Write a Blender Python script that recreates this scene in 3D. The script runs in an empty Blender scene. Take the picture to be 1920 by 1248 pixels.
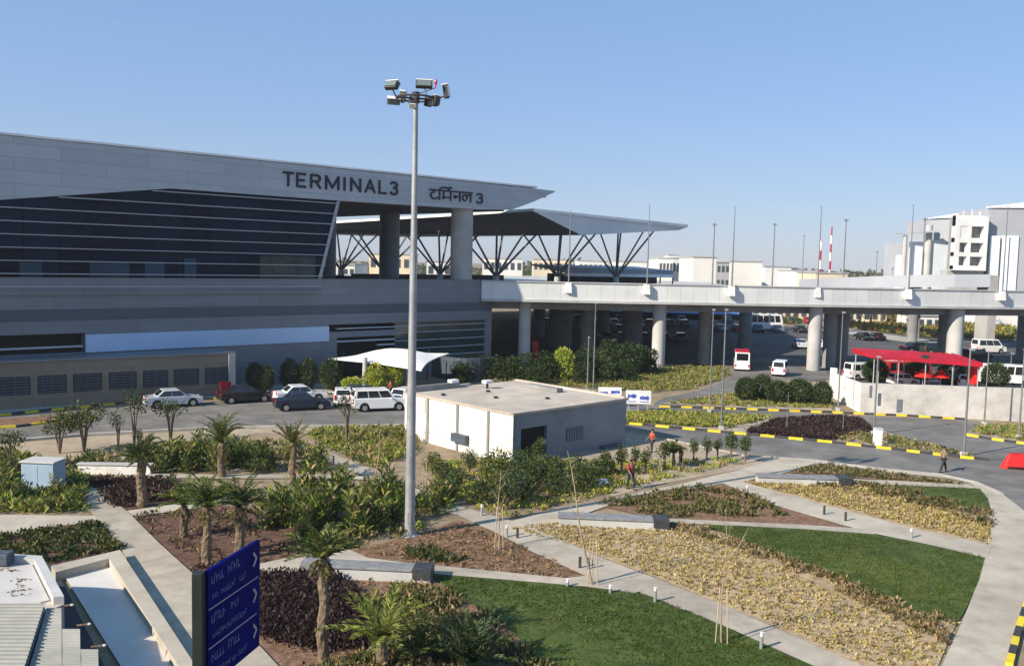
import bpy, math, random
import numpy as np
from mathutils import Vector, Matrix
random.seed(7); NR = np.random.RandomState(11)
R = math.radians
scene = bpy.context.scene
COL = scene.collection

# ------------------------------------------------------------------ camera
CAMH = 12.5; FPX = 1663.0
PITCH = math.atan(132 / FPX); ROLL = R(1.32)
fw = Vector((0, math.cos(PITCH), -math.sin(PITCH)))
r0 = Vector((1, 0, 0)); u0 = Vector((0, math.sin(PITCH), math.cos(PITCH)))
rt = r0 * math.cos(ROLL) + u0 * math.sin(ROLL)
upv = -r0 * math.sin(ROLL) + u0 * math.cos(ROLL)
cam_d = bpy.data.cameras.new('camera'); cam = bpy.data.objects.new('camera', cam_d); COL.objects.link(cam)
cam.matrix_world = Matrix(((rt.x, upv.x, -fw.x, 0), (rt.y, upv.y, -fw.y, 0), (rt.z, upv.z, -fw.z, CAMH), (0, 0, 0, 1)))
cam_d.sensor_width = 36; cam_d.lens = 36 * FPX / 1920; cam_d.clip_end = 12000; cam_d.clip_start = .2
scene.camera = cam
CP = Vector((0, 0, CAMH))
def ray(px, py): return fw + rt * ((px - 960) / FPX) + upv * ((624 - py) / FPX)
def P(px, py, z=0.0):
    d = ray(px, py); t = (z - CAMH) / d.z; return CP + d * t
def Q(px, py, Y):
    d = ray(px, py); return CP + d * (Y / d.y)
def top_z(px, py, Y): return Q(px, py, Y).z

# ------------------------------------------------------------------ materials
def lin(c): return tuple((x / 12.92 if x <= .04045 else ((x + .055) / 1.055) ** 2.4) for x in c)
def mat(name, c1, c2=None, scale=6.0, rough=.8, metal=0.0, bump=0.0, bscale=None, c3=None, spec=.3, coat=0, detail=6, stretch=None, sss=0):
    m = bpy.data.materials.new(name); m.use_nodes = True
    nt = m.node_tree; b = nt.nodes['Principled BSDF']
    b.inputs['Roughness'].default_value = rough; b.inputs['Metallic'].default_value = metal
    b.inputs['Specular IOR Level'].default_value = spec; b.inputs['Coat Weight'].default_value = coat
    if c2 is None: b.inputs['Base Color'].default_value = (*c1, 1)
    tc = nt.nodes.new('ShaderNodeNewGeometry')
    src = tc.outputs['Position']
    if stretch:
        mp = nt.nodes.new('ShaderNodeMapping'); mp.inputs['Scale'].default_value = stretch
        nt.links.new(src, mp.inputs[0]); src = mp.outputs[0]
    if c2 is not None:
        n = nt.nodes.new('ShaderNodeTexNoise'); n.inputs['Scale'].default_value = scale; n.inputs['Detail'].default_value = detail
        n.inputs['Roughness'].default_value = .65
        nt.links.new(src, n.inputs['Vector'])
        cr = nt.nodes.new('ShaderNodeValToRGB'); e = cr.color_ramp.elements
        e[0].position = .32; e[0].color = (*c1, 1); e[1].position = .68; e[1].color = (*c2, 1)
        if c3: x = cr.color_ramp.elements.new(.5); x.color = (*c3, 1)
        nt.links.new(n.outputs['Fac'], cr.inputs[0])
        n3 = nt.nodes.new('ShaderNodeTexNoise'); n3.inputs['Scale'].default_value = scale * .21; n3.inputs['Detail'].default_value = 3; nt.links.new(src, n3.inputs['Vector'])
        m3 = nt.nodes.new('ShaderNodeMapRange'); m3.inputs['From Min'].default_value = .3; m3.inputs['From Max'].default_value = .7; m3.inputs['To Min'].default_value = .82; m3.inputs['To Max'].default_value = 1.14; nt.links.new(n3.outputs['Fac'], m3.inputs[0])
        v3 = nt.nodes.new('ShaderNodeVectorMath'); v3.operation = 'SCALE'; nt.links.new(cr.outputs[0], v3.inputs[0]); nt.links.new(m3.outputs[0], v3.inputs['Scale']); nt.links.new(v3.outputs[0], b.inputs['Base Color'])
    if bump:
        n2 = nt.nodes.new('ShaderNodeTexNoise'); n2.inputs['Scale'].default_value = bscale or scale * 4; n2.inputs['Detail'].default_value = 5
        nt.links.new(src, n2.inputs['Vector'])
        bp = nt.nodes.new('ShaderNodeBump'); bp.inputs['Strength'].default_value = bump; bp.inputs['Distance'].default_value = .03
        nt.links.new(n2.outputs['Fac'], bp.inputs['Height']); nt.links.new(bp.outputs[0], b.inputs['Normal'])
    return m
def leafmat(name, c, sp=.35):
    m = bpy.data.materials.new(name); m.use_nodes = True; nt = m.node_tree; b = nt.nodes['Principled BSDF']
    b.inputs['Roughness'].default_value = .55; b.inputs['Specular IOR Level'].default_value = .25
    b.inputs['Base Color'].default_value = (*c, 1)
    tr = nt.nodes.new('ShaderNodeBsdfTranslucent'); tr.inputs[0].default_value = (c[0] * 1.3, c[1] * 1.3, c[2] * .7, 1)
    mx = nt.nodes.new('ShaderNodeMixShader'); mx.inputs[0].default_value = .25
    nt.links.new(b.outputs[0], mx.inputs[1]); nt.links.new(tr.outputs[0], mx.inputs[2])
    nt.links.new(mx.outputs[0], nt.nodes['Material Output'].inputs[0]); return m
def panelmat(name, c1, c2, mortar, w, h, ms=.012, rough=.5, metal=0, axis=None, vary=4):
    """cladding panels: brick texture laid along a wall direction"""
    m = bpy.data.materials.new(name); m.use_nodes = True; nt = m.node_tree; b = nt.nodes['Principled BSDF']
    b.inputs['Roughness'].default_value = rough; b.inputs['Metallic'].default_value = metal
    g = nt.nodes.new('ShaderNodeNewGeometry'); vm = nt.nodes.new('ShaderNodeVectorMath'); vm.operation = 'DOT_PRODUCT'
    vm.inputs[1].default_value = (*axis, 0) if len(axis) == 2 else axis
    nt.links.new(g.outputs['Position'], vm.inputs[0])
    sp = nt.nodes.new('ShaderNodeSeparateXYZ'); nt.links.new(g.outputs['Position'], sp.inputs[0])
    cb = nt.nodes.new('ShaderNodeCombineXYZ'); nt.links.new(vm.outputs['Value'], cb.inputs[0])
    nt.links.new(sp.outputs['Z' if len(axis) == 2 else 'Y'], cb.inputs[1])
    br = nt.nodes.new('ShaderNodeTexBrick'); br.inputs['Scale'].default_value = 1
    br.inputs['Color1'].default_value = (*c1, 1); br.inputs['Color2'].default_value = (*c2, 1); br.inputs['Mortar'].default_value = (*mortar, 1)
    br.inputs['Brick Width'].default_value = w; br.inputs['Row Height'].default_value = h; br.inputs['Mortar Size'].default_value = ms
    br.offset = .5; nt.links.new(cb.outputs[0], br.inputs['Vector'])
    n = nt.nodes.new('ShaderNodeTexNoise'); n.inputs['Scale'].default_value = .5; n.inputs['Detail'].default_value = 5
    nt.links.new(g.outputs['Position'], n.inputs['Vector'])
    mr = nt.nodes.new('ShaderNodeMapRange'); mr.inputs['To Min'].default_value = .82; mr.inputs['To Max'].default_value = 1.12
    nt.links.new(n.outputs['Fac'], mr.inputs[0])
    mm = nt.nodes.new('ShaderNodeVectorMath'); mm.operation = 'SCALE'
    nt.links.new(br.outputs['Color'], mm.inputs[0]); nt.links.new(mr.outputs[0], mm.inputs['Scale'])
    nt.links.new(mm.outputs[0], b.inputs['Base Color']); return m

M = {}
M['soil'] = mat('soil', (.20, .15, .10), (.32, .25, .17), .9, .95, bump=.6, bscale=12, c3=(.26, .20, .13))
M['sand'] = mat('sand', (.30, .24, .17), (.42, .35, .26), 1.3, .95, bump=.4, bscale=14)
M['mulch'] = mat('mulch', (.10, .055, .035), (.30, .19, .12), 5, .95, bump=1, bscale=22, c3=(.19, .11, .07))
M['mulch_dry'] = mat('mulch_dry', (.25, .18, .11), (.50, .39, .24), 4, .95, bump=1, bscale=20, c3=(.38, .285, .175))
M['mulch_dark'] = mat('mulch_dark', (.05, .028, .022), (.20, .11, .075), 3.5, .95, bump=1, bscale=18)
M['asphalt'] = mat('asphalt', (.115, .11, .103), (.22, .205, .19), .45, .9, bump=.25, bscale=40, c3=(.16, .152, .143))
M['asphalt_shaded'] = mat('asphalt_shaded', (.06, .062, .066), (.10, .10, .10), .2, .9)  # darkened so the ground under the elevated road reads as shade
M['lawn'] = mat('lawn', (.035, .060, .012), (.10, .13, .035), 1.4, .95, bump=1, bscale=30, c3=(.055, .09, .018))
M['path'] = mat('path', (.34, .30, .24), (.48, .43, .35), .8, .9, bump=.15, bscale=30, c3=(.42, .375, .305))
M['path2'] = mat('path2', (.32, .28, .225), (.45, .40, .325), 1.1, .9, bump=.15, bscale=30)
M['kerb_y'] = mat('kerb_y', (.78, .60, .02), (.62, .47, .04), 3, .7)
M['kerb_k'] = mat('kerb_k', (.03, .03, .035), (.06, .06, .06), 3, .7)
M['kerb'] = mat('kerb', (.34, .32, .29), (.44, .42, .38), 2, .85)
M['granite'] = mat('granite', (.16, .16, .165), (.28, .28, .28), 9, .6, bump=.1)
M['granite_dark'] = mat('granite_dark', (.025, .03, .035), (.06, .065, .07), 9, .5)
M['white'] = mat('white', (.74, .74, .73), (.82, .82, .80), 1, .6)
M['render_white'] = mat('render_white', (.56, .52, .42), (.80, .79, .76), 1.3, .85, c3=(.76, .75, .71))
M['render_grey'] = mat('render_grey', (.36, .35, .34), (.46, .45, .43), .6, .85)
M['conc'] = mat('conc', (.40, .40, .39), (.52, .52, .50), .5, .85, bump=.1)
M['conc_dark'] = mat('conc_dark', (.20, .20, .20), (.28, .28, .27), .7, .85)
M['roofing'] = mat('roofing', (.40, .345, .29), (.55, .48, .41), .6, .95, c3=(.48, .42, .355), bump=.3, bscale=12)
M['steel'] = mat('steel', (.42, .44, .46), None, rough=.45, metal=.55)
M['galv'] = mat('galv', (.38, .40, .42), (.5, .52, .54), 4, .5, metal=.35)
M['pole_grey'] = mat('pole_grey', (.16, .165, .175), (.23, .235, .24), 4, .5, metal=.3)
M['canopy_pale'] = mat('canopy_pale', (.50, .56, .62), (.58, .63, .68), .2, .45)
M['mast'] = mat('mast', (.27, .28, .29), (.36, .37, .38), 3, .5, metal=.3)
M['wall_pale'] = mat('wall_pale', (.38, .365, .34), (.52, .50, .47), 1.1, .9, c3=(.47, .455, .43))
M['front_shaded'] = mat('front_shaded', (.20, .21, .225), (.25, .26, .275), .9, .9)  # shade on the white building's front wall, put into its colour
M['gap_shadow'] = mat('gap_shadow', (.03, .035, .045), (.06, .065, .075), .7, .9)  # navy tone painted for the shadow between low roof and light well
M['well_floor'] = mat('well_floor', (.46, .44, .42), (.56, .54, .52), .5, .85)
M['strut_grey'] = mat('strut_grey', (.13, .13, .135), None, rough=.5)
M['dark'] = mat('dark', (.012, .013, .016), None, rough=.5)
M['black'] = mat('black', (.008, .008, .008), None, rough=.7)
M['brown_steel'] = mat('brown_steel', (.05, .045, .045), None, rough=.5)
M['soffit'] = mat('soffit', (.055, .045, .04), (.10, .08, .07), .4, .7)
M['canopy_grey'] = mat('canopy_grey', (.26, .29, .32), (.34, .37, .40), .2, .5)
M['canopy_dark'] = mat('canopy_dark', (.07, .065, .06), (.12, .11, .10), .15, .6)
M['blue_white'] = mat('blue_white', (.42, .55, .75), (.47, .60, .80), .3, .4)
M['letter'] = mat('letter', (.012, .014, .03), None, rough=.5)
M['tyre'] = mat('tyre', (.012, .012, .012), None, rough=.8)
M['rim'] = mat('rim', (.5, .5, .5), None, rough=.3, metal=.7)
M['carglass'] = mat('carglass', (.01, .013, .016), None, rough=.05, spec=.8)
for n, c in dict(car_white=(.78, .78, .77), car_silver=(.50, .53, .57), car_black=(.012, .012, .016), car_blue=(.012, .022, .045), car_red=(.55, .02, .02), car_dkgreen=(.02, .05, .04), car_grey=(.15, .16, .17)).items():
    M[n] = mat(n, c, None, rough=.3, coat=.6)
M['red'] = mat('red', (.46, .008, .025), (.36, .012, .03), 1.5, .6)
M['red_plastic'] = mat('red_plastic', (.75, .02, .02), (.62, .03, .025), 3, .5)
M['orange'] = mat('orange', (.75, .13, .02), None, rough=.5)
M['blue'] = mat('blue', (.02, .06, .45), None, rough=.5)
M['blue_sign'] = mat('blue_sign', (.0005, .002, .10), (.001, .004, .13), 1.5, .5, spec=.04)
M['sign_line'] = mat('sign_line', (.36, .38, .42), None, rough=.5)
M['sign_text'] = mat('sign_text', (.06, .11, .23), (.10, .16, .28), 5, rough=.5)
M['post_dark'] = mat('post_dark', (.012, .018, .018), (.02, .026, .025), 4, .4)
M['yellow'] = mat('yellow', (.75, .6, .03), None, rough=.5)
M['louvre_dark'] = mat('louvre_dark', (.03, .034, .045), None, rough=.6)
M['lamp_glass'] = mat('lamp_glass', (.15, .19, .19), None, rough=.1, spec=.7)
M['lamp_red'] = mat('lamp_red', (.5, .01, .01), None, rough=.3)
M['bark'] = mat('bark', (.10, .075, .05), (.24, .18, .12), 9, .95, bump=1, bscale=25)
M['bark_pale'] = mat('bark_pale', (.26, .20, .14), (.40, .32, .24), 7, .9)
M['stake'] = mat('stake', (.42, .33, .20), (.52, .42, .28), 7, .8)
M['cream'] = mat('cream', (.62, .53, .38), (.68, .60, .46), .3, .85)
M['far_white'] = mat('far_white', (.66, .65, .62), (.76, .75, .72), .05, .85)
M['far_grey'] = mat('far_grey', (.34, .35, .36), (.42, .43, .44), .08, .85)
M['far_glass'] = mat('far_glass', (.06, .07, .08), None, rough=.3)
M['pale_glass'] = mat('pale_glass', (.66, .74, .80), (.74, .80, .84), .3, .3)
M['shaded_grey'] = mat('shaded_grey', (.30, .32, .36), (.36, .38, .42), .1, .8)  # grey that paints shade onto faces turned from the sun
M['skin'] = mat('skin', (.26, .14, .085), None, rough=.6)
M['hair'] = mat('hair', (.01, .008, .007), None, rough=.6)
for n, c in dict(cl_red=(.32, .03, .04), cl_white=(.7, .7, .68), cl_navy=(.02, .03, .06), cl_orange=(.5, .07, .02), cl_dark=(.03, .03, .035), cl_khaki=(.25, .2, .13), cl_yellow=(.75, .65, .1)).items():
    M[n] = mat(n, c, None, rough=.9)
L = {}
for n, c in dict(g1=(.055, .085, .018), g2=(.09, .125, .028), g3=(.14, .17, .035), dk=(.026, .046, .014), dk2=(.045, .068, .02), yl=(.42, .36, .11), yl2=(.28, .25, .07), yg=(.24, .30, .035), lime=(.36, .42, .03),
                 olive=(.11, .10, .036), olive2=(.16, .135, .055), pu=(.042, .022, .024), pu2=(.075, .045, .04), pu3=(.024, .014, .016), dry=(.38, .27, .14), dry2=(.24, .17, .09), straw=(.50, .40, .20), gr=(.058, .076, .009), gr2=(.09, .11, .014), gr3=(.15, .16, .028),
                 palm=(.12, .14, .04), palm2=(.20, .20, .06), blue_g=(.07, .11, .075), org=(.35, .14, .04)).items():
    L[n] = leafmat('leaf_' + n, c)

# ------------------------------------------------------------------ object helpers
ORG = {}
def tag(o, label=None, cat=None, group=None, kind=None):
    if label: o['label'] = label
    if cat: o['category'] = cat
    if group: o['group'] = group
    if kind: o['kind'] = kind
    return o
def empty(name, loc=(0, 0, 0), label=None, cat=None, group=None):
    o = bpy.data.objects.new(name, None); COL.objects.link(o); o.location = loc; o.empty_display_size = .3
    ORG[o] = Vector(loc); tag(o, label, cat, group); return o
def link_mesh(name, me, parent=None, org=None):
    o = bpy.data.objects.new(name, me); COL.objects.link(o)
    if parent is not None:
        o.parent = parent; ORG[o] = ORG[parent].copy(); off = ORG[parent]
    else:
        off = Vector(org) if org is not None else Vector((0, 0, 0)); o.location = off; ORG[o] = off.copy()
    if off.length > 0: me.transform(Matrix.Translation(-off))
    return o
class MB:
    def __init__(s): s.v = []; s.f = []; s.m = []
    def add(s, vs, fs, mi=0):
        b = len(s.v); s.v += [tuple(v) for v in vs]; s.f += [tuple(b + i for i in f) for f in fs]; s.m += [mi] * len(fs); return s
    def hexa(s, p, mi=0):   # 8 points: bottom 4 ccw, top 4 ccw
        return s.add(p, [(3, 2, 1, 0), (4, 5, 6, 7), (0, 1, 5, 4), (1, 2, 6, 5), (2, 3, 7, 6), (3, 0, 4, 7)], mi)
    def box(s, c, d, rz=0, mi=0, tilt=0):
        x, y, z = d[0] / 2, d[1] / 2, d[2] / 2
        mt = Matrix.Translation(Vector(c)) @ Matrix.Rotation(rz, 4, 'Z') @ Matrix.Rotation(tilt, 4, 'X')
        return s.hexa([mt @ Vector(q) for q in ((-x, -y, -z), (x, -y, -z), (x, y, -z), (-x, y, -z), (-x, -y, z), (x, -y, z), (x, y, z), (-x, y, z))], mi)
    def bar(s, a, b, w, h, mi=0):     # square bar between two points
        a = Vector(a); b = Vector(b); d = (b - a).normalized(); up = Vector((0, 0, 1)) if abs(d.z) < .95 else Vector((1, 0, 0))
        sd = d.cross(up).normalized() * w / 2; u2 = sd.cross(d).normalized() * h / 2
        return s.hexa([a - sd - u2, a + sd - u2, b + sd - u2, b - sd - u2, a - sd + u2, a + sd + u2, b + sd + u2, b - sd + u2], mi)
    def tube(s, pts, rs, n=10, mi=0, cap=True):
        pts = [Vector(p) for p in pts]
        if not hasattr(rs, '__len__'): rs = [rs] * len(pts)
        b = len(s.v); t0 = None
        for i, p in enumerate(pts):
            t = (pts[min(i + 1, len(pts) - 1)] - pts[max(i - 1, 0)]).normalized()
            up = Vector((0, 0, 1)) if abs(t.z) < .9 else Vector((1, 0, 0))
            a = t.cross(up).normalized(); c = t.cross(a).normalized()
            for k in range(n):
                an = 2 * math.pi * k / n; s.v.append(tuple(p + (a * math.cos(an) + c * math.sin(an)) * rs[i]))
        for i in range(len(pts) - 1):
            for k in range(n):
                s.f.append((b + i * n + k, b + i * n + (k + 1) % n, b + (i + 1) * n + (k + 1) % n, b + (i + 1) * n + k)); s.m.append(mi)
        if cap:
            s.f.append(tuple(b + k for k in range(n))[::-1]); s.m.append(mi)
            s.f.append(tuple(b + (len(pts) - 1) * n + k for k in range(n))); s.m.append(mi)
        return s
    def prism(s, poly, z0, z1, mi=0):
        n = len(poly); z0 = [z0] * n if not hasattr(z0, '__len__') else z0; z1 = [z1] * n if not hasattr(z1, '__len__') else z1
        ar = sum(poly[i][0] * poly[(i + 1) % n][1] - poly[(i + 1) % n][0] * poly[i][1] for i in range(n))
        if ar < 0: poly = poly[::-1]; z0 = z0[::-1]; z1 = z1[::-1]
        vs = [(p[0], p[1], z0[i]) for i, p in enumerate(poly)] + [(p[0], p[1], z1[i]) for i, p in enumerate(poly)]
        fs = [tuple(range(n))[::-1], tuple(range(n, 2 * n))] + [(i, (i + 1) % n, n + (i + 1) % n, n + i) for i in range(n)]
        return s.add(vs, fs, mi)
    def ball(s, c, r, nu=10, nv=7, mi=0):
        c = Vector(c); r = Vector(r) if hasattr(r, '__len__') else Vector((r, r, r)); vs = []
        for j in range(nv + 1):
            th = math.pi * j / nv
            for i in range(nu):
                ph = 2 * math.pi * i / nu; vs.append(c + Vector((r.x * math.sin(th) * math.cos(ph), r.y * math.sin(th) * math.sin(ph), r.z * math.cos(th))))
        fs = [(j * nu + i, (j + 1) * nu + i, (j + 1) * nu + (i + 1) % nu, j * nu + (i + 1) % nu) for j in range(nv) for i in range(nu)]
        return s.add(vs, fs, mi)
    def build(s, name, mats, parent=None, org=None, smooth=False, bevel=0):
        me = bpy.data.meshes.new(name); me.from_pydata(s.v, [], s.f)
        mats = mats if isinstance(mats, (list, tuple)) else [mats]
        for m_ in mats: me.materials.append(M[m_] if isinstance(m_, str) else m_)
        me.polygons.foreach_set('material_index', s.m)
        if smooth: me.polygons.foreach_set('use_smooth', [True] * len(s.f))
        me.update()
        o = link_mesh(name, me, parent, org)
        if smooth:
            try: me.set_sharp_from_angle(angle=R(40))
            except Exception: pass
        if bevel:
            b = o.modifiers.new('bevel', 'BEVEL'); b.width = bevel; b.segments = 2; b.limit_method = 'ANGLE'
        return o
def copy_tree(o, parent=None):
    c = o.copy(); COL.objects.link(c); c.parent = parent
    for k in ('label',):
        if parent is None and k in c: pass
    for ch in list(o.children): copy_tree(ch, c)
    return c
def place(o, loc, rz=0, sc=1, label=None, group=None, sz=None):
    o.location = loc; o.rotation_euler = (0, 0, rz); o.scale = (sc, sc, sz or sc)
    if label: o['label'] = label
    if group: o['group'] = group
    return o

# ------------------------------------------------------------------ leaves (numpy)
def norm(a): return a / np.maximum(np.linalg.norm(a, axis=1, keepdims=True), 1e-6)
class Leaves:
    def __init__(s): s.V = []; s.F = []; s.Mi = []; s.n = 0
    def add(s, c, d, length, width, mi, droop=0.0):
        n = len(c); d = norm(d); rnd = norm(NR.randn(n, 3)); side = norm(np.cross(d, rnd))
        length = np.broadcast_to(length, (n,))[:, None]; width = np.broadcast_to(width, (n,))[:, None]
        dn = np.zeros((n, 3)); dn[:, 2] = -1
        v = np.stack([c, c + d * length * .5 + side * width / 2, c + d * length + dn * length * droop, c + d * length * .5 - side * width / 2], 1).reshape(-1, 3)
        s.V.append(v); s.F.append(np.arange(4 * n).reshape(-1, 4) + s.n); s.n += 4 * n; s.Mi.append(np.broadcast_to(mi, (n,)).astype(int))
    def build(s, name, mats, parent=None, org=None, mb=None):
        V = np.concatenate(s.V); F = np.concatenate(s.F); Mi = np.concatenate(s.Mi)
        me = bpy.data.meshes.new(name); me.vertices.add(len(V)); me.vertices.foreach_set('co', V.ravel())
        me.loops.add(len(F) * 4); me.loops.foreach_set('vertex_index', F.ravel())
        me.polygons.add(len(F)); me.polygons.foreach_set('loop_start', np.arange(len(F)) * 4)
        for m_ in mats: me.materials.append(L[m_] if m_ in L else M[m_])
        me.polygons.foreach_set('material_index', Mi); me.update(); me.validate()
        return link_mesh(name, me, parent, org)
def inpoly(pts, poly):
    x, y = pts[:, 0], pts[:, 1]; ins = np.zeros(len(pts), bool); n = len(poly)
    for i in range(n):
        x1, y1 = poly[i][0], poly[i][1]; x2, y2 = poly[(i + 1) % n][0], poly[(i + 1) % n][1]
        if y1 == y2: continue
        c = ((y1 > y) != (y2 > y)) & (x < (x2 - x1) * (y - y1) / (y2 - y1) + x1); ins ^= c
    return ins
def scatter(poly, n):
    a = np.array([(p[0], p[1]) for p in poly]); lo = a.min(0); hi = a.max(0); out = np.zeros((0, 2))
    while len(out) < n:
        q = NR.rand(n * 2, 2) * (hi - lo) + lo; out = np.concatenate([out, q[inpoly(q, poly)]])
        if len(q) == 0: break
    return out[:n]
def PX(pl, z=0): return [P(x, y, z) for x, y in pl]
def area(poly): return abs(sum(poly[i][0] * poly[(i + 1) % len(poly)][1] - poly[(i + 1) % len(poly)][0] * poly[i][1] for i in range(len(poly)))) / 2
def cover(pl, label, cat, dens, mats, h=.3, ll=.22, lw=.09, k=10, up=.6, weights=None, world=False, name='ground_cover', patch=0):
    poly = pl if world else PX(pl)
    n = int(area(poly) * dens); n = max(20, min(n, 26000)); c = scatter(poly, n)
    if patch:     # leave soil showing in patches
        ph = np.sin(c[:, 0] * patch + 1.3 * np.sin(c[:, 1] * patch * .7)) * np.cos(c[:, 1] * patch * 1.1 + c[:, 0] * .4)
        c = c[ph > -.55 + .35 * NR.rand(len(c))]
        n = len(c)
    lv = Leaves(); hs = h * (.5 + .8 * NR.rand(n)); mt = NR.choice(len(mats), n, p=weights)
    for j in range(k):
        cc = np.zeros((n, 3)); cc[:, :2] = c + NR.randn(n, 2) * h * .35; cc[:, 2] = NR.rand(n) * hs * .7
        d = NR.randn(n, 3) * .7; d[:, 2] = np.abs(d[:, 2]) * .5 + up
        mj = np.where(NR.rand(n) < .75, mt, NR.choice(len(mats), n, p=weights))
        lv.add(cc, d, ll * (.6 + .8 * NR.rand(n)), lw * (.7 + .6 * NR.rand(n)), mj)
    return tag(lv.build(name, mats, org=tuple(poly[0].to_3d() if hasattr(poly[0], 'to_3d') else poly[0])), label, cat, kind='stuff')
ZL = [0.004]
def sheet(name, pl, m, z=None, label=None, world=False, kind='structure'):
    if z is None: z = ZL[0]; ZL[0] += .004
    poly = pl if world else PX(pl)
    me = bpy.data.meshes.new(name); me.from_pydata([(p[0], p[1], z) for p in poly], [], [tuple(range(len(poly)))]); me.materials.append(M[m])
    o = bpy.data.objects.new(name, me); COL.objects.link(o)
    me.update()
    if me.polygons[0].normal.z < 0: me.flip_normals()
    o['kind'] = kind
    if label: o['label'] = label
    return o
def chaikin(p, k=2, closed=False):
    for _ in range(k):
        q = [] if closed else [p[0]]
        for i in range(len(p) if closed else len(p) - 1):
            a = p[i]; b = p[(i + 1) % len(p)]
            q += [(a[0] * .75 + b[0] * .25, a[1] * .75 + b[1] * .25), (a[0] * .25 + b[0] * .75, a[1] * .25 + b[1] * .75)]
        if not closed: q.append(p[-1])
        p = q
    return p

# ------------------------------------------------------------------ world and sun
SUNEL = R(31); SUND = Vector((-math.cos(R(34)), -math.sin(R(34)))).normalized()
w = bpy.data.worlds.new('World'); scene.world = w; w.use_nodes = True
nt = w.node_tree; bg = nt.nodes['Background']; sk = nt.nodes.new('ShaderNodeTexSky'); sk.sky_type = 'NISHITA'; sk.sun_disc = False
sk.sun_elevation = SUNEL; sk.sun_rotation = math.atan2(SUND.x, SUND.y); sk.air_density = 1.0; sk.dust_density = .3; sk.ozone_density = 4.5; sk.altitude = 200
bg.inputs[1].default_value = .11
mxs = nt.nodes.new('ShaderNodeMix'); mxs.data_type = 'RGBA'; mxs.inputs['Factor'].default_value = .7
tcw = nt.nodes.new('ShaderNodeTexCoord'); spw = nt.nodes.new('ShaderNodeSeparateXYZ'); nt.links.new(tcw.outputs['Generated'], spw.inputs[0])
crw = nt.nodes.new('ShaderNodeValToRGB'); ew = crw.color_ramp.elements; ew[0].position = 0; ew[0].color = (2.35 / 5, 2.62 / 5, 3.6 / 5, 1); ew[1].position = .5; ew[1].color = (.95 / 5, 2.2 / 5, 3.95 / 5, 1)
xw = crw.color_ramp.elements.new(.17); xw.color = (1.65 / 5, 2.5 / 5, 4.1 / 5, 1)
scw = nt.nodes.new('ShaderNodeVectorMath'); scw.operation = 'SCALE'; scw.inputs['Scale'].default_value = 5
nt.links.new(spw.outputs['Z'], crw.inputs[0]); nt.links.new(crw.outputs[0], scw.inputs[0]); nt.links.new(scw.outputs[0], mxs.inputs['B'])
nt.links.new(sk.outputs[0], mxs.inputs['A']); nt.links.new(mxs.outputs['Result'], bg.inputs[0])
sl = bpy.data.lights.new('sun', 'SUN'); sl.energy = 4.8; sl.angle = R(.53); sl.color = (1, .885, .73)
so = bpy.data.objects.new('sun', sl); COL.objects.link(so)
sdir = Vector((SUND.x * math.cos(SUNEL), SUND.y * math.cos(SUNEL), math.sin(SUNEL)))
so.rotation_euler = (-sdir).to_track_quat('-Z', 'Y').to_euler(); so.location = (-60, -40, 60)
scene.view_settings.view_transform = 'Standard'; scene.view_settings.look = 'None'; scene.view_settings.exposure = .7; scene.view_settings.gamma = 1
scene.render.resolution_x = 1024; scene.render.resolution_y = 665

#BODY
# ------------------------------------------------------------------ ground
g = bpy.data.meshes.new('ground')
NG = 64; gv = [(0, 0, 0)]; gf = []
for ri, rr in enumerate((30, 80, 200, 500, 1500, 6000)):
    for k in range(NG): a = 2 * math.pi * k / NG; gv.append((rr * math.cos(a), rr * math.sin(a), 0 if rr < 400 else 0))
for k in range(NG): gf.append((0, 1 + k, 1 + (k + 1) % NG))
for ri in range(5):
    for k in range(NG): a = 1 + ri * NG; gf.append((a + k, a + NG + k, a + NG + (k + 1) % NG, a + (k + 1) % NG))
g.from_pydata(gv, [], gf); g.materials.append(M['soil']); go = bpy.data.objects.new('ground', g); COL.objects.link(go); go['kind'] = 'structure'

# roads
sheet('road', [(-500, 862), (-120, 838), (60, 823), (150, 815), (400, 803), (480, 801), (790, 797), (900, 800), (1180, 806), (1290, 829), (1380, 846), (1480, 858), (1530, 862), (1650, 878), (1760, 888), (1830, 903), (1880, 925), (1925, 965), (2400, 1120), (2400, 845), (1920, 800),
       (1810, 787), (1600, 779), (1400, 768), (1235, 762), (1100, 752), (900, 745), (760, 744), (620, 742), (440, 751), (300, 757), (120, 770), (0, 780), (-500, 815)], 'asphalt')
sheet('road', chaikin([(1225, 762), (1232, 748), (1300, 735), (1360, 715), (1378, 700), (1360, 684), (1340, 675), (1500, 668), (1545, 690), (1560, 710)], 2) + [(1500, 712), (1430, 715), (1380, 732), (1330, 742), (1290, 752), (1285, 763)], 'asphalt')
sheet('parking_area', [(900, 693), (1100, 688), (1240, 692), (1345, 688), (1500, 712), (1600, 722), (2100, 728), (2500, 700), (2300, 625), (1740, 644), (1600, 634), (1500, 614), (1240, 594), (1040, 594), (940, 600)], 'asphalt_shaded', z=.002)
sheet('pavement', [(1590, 617), (1742, 637), (1742, 647), (1590, 626)], 'kerb', z=.02)
sheet('road', [(1240, 610), (1560, 614), (1900, 650), (2400, 640), (2400, 660), (1900, 668), (1560, 628), (1240, 618)], 'asphalt_shaded', z=.012)

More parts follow.
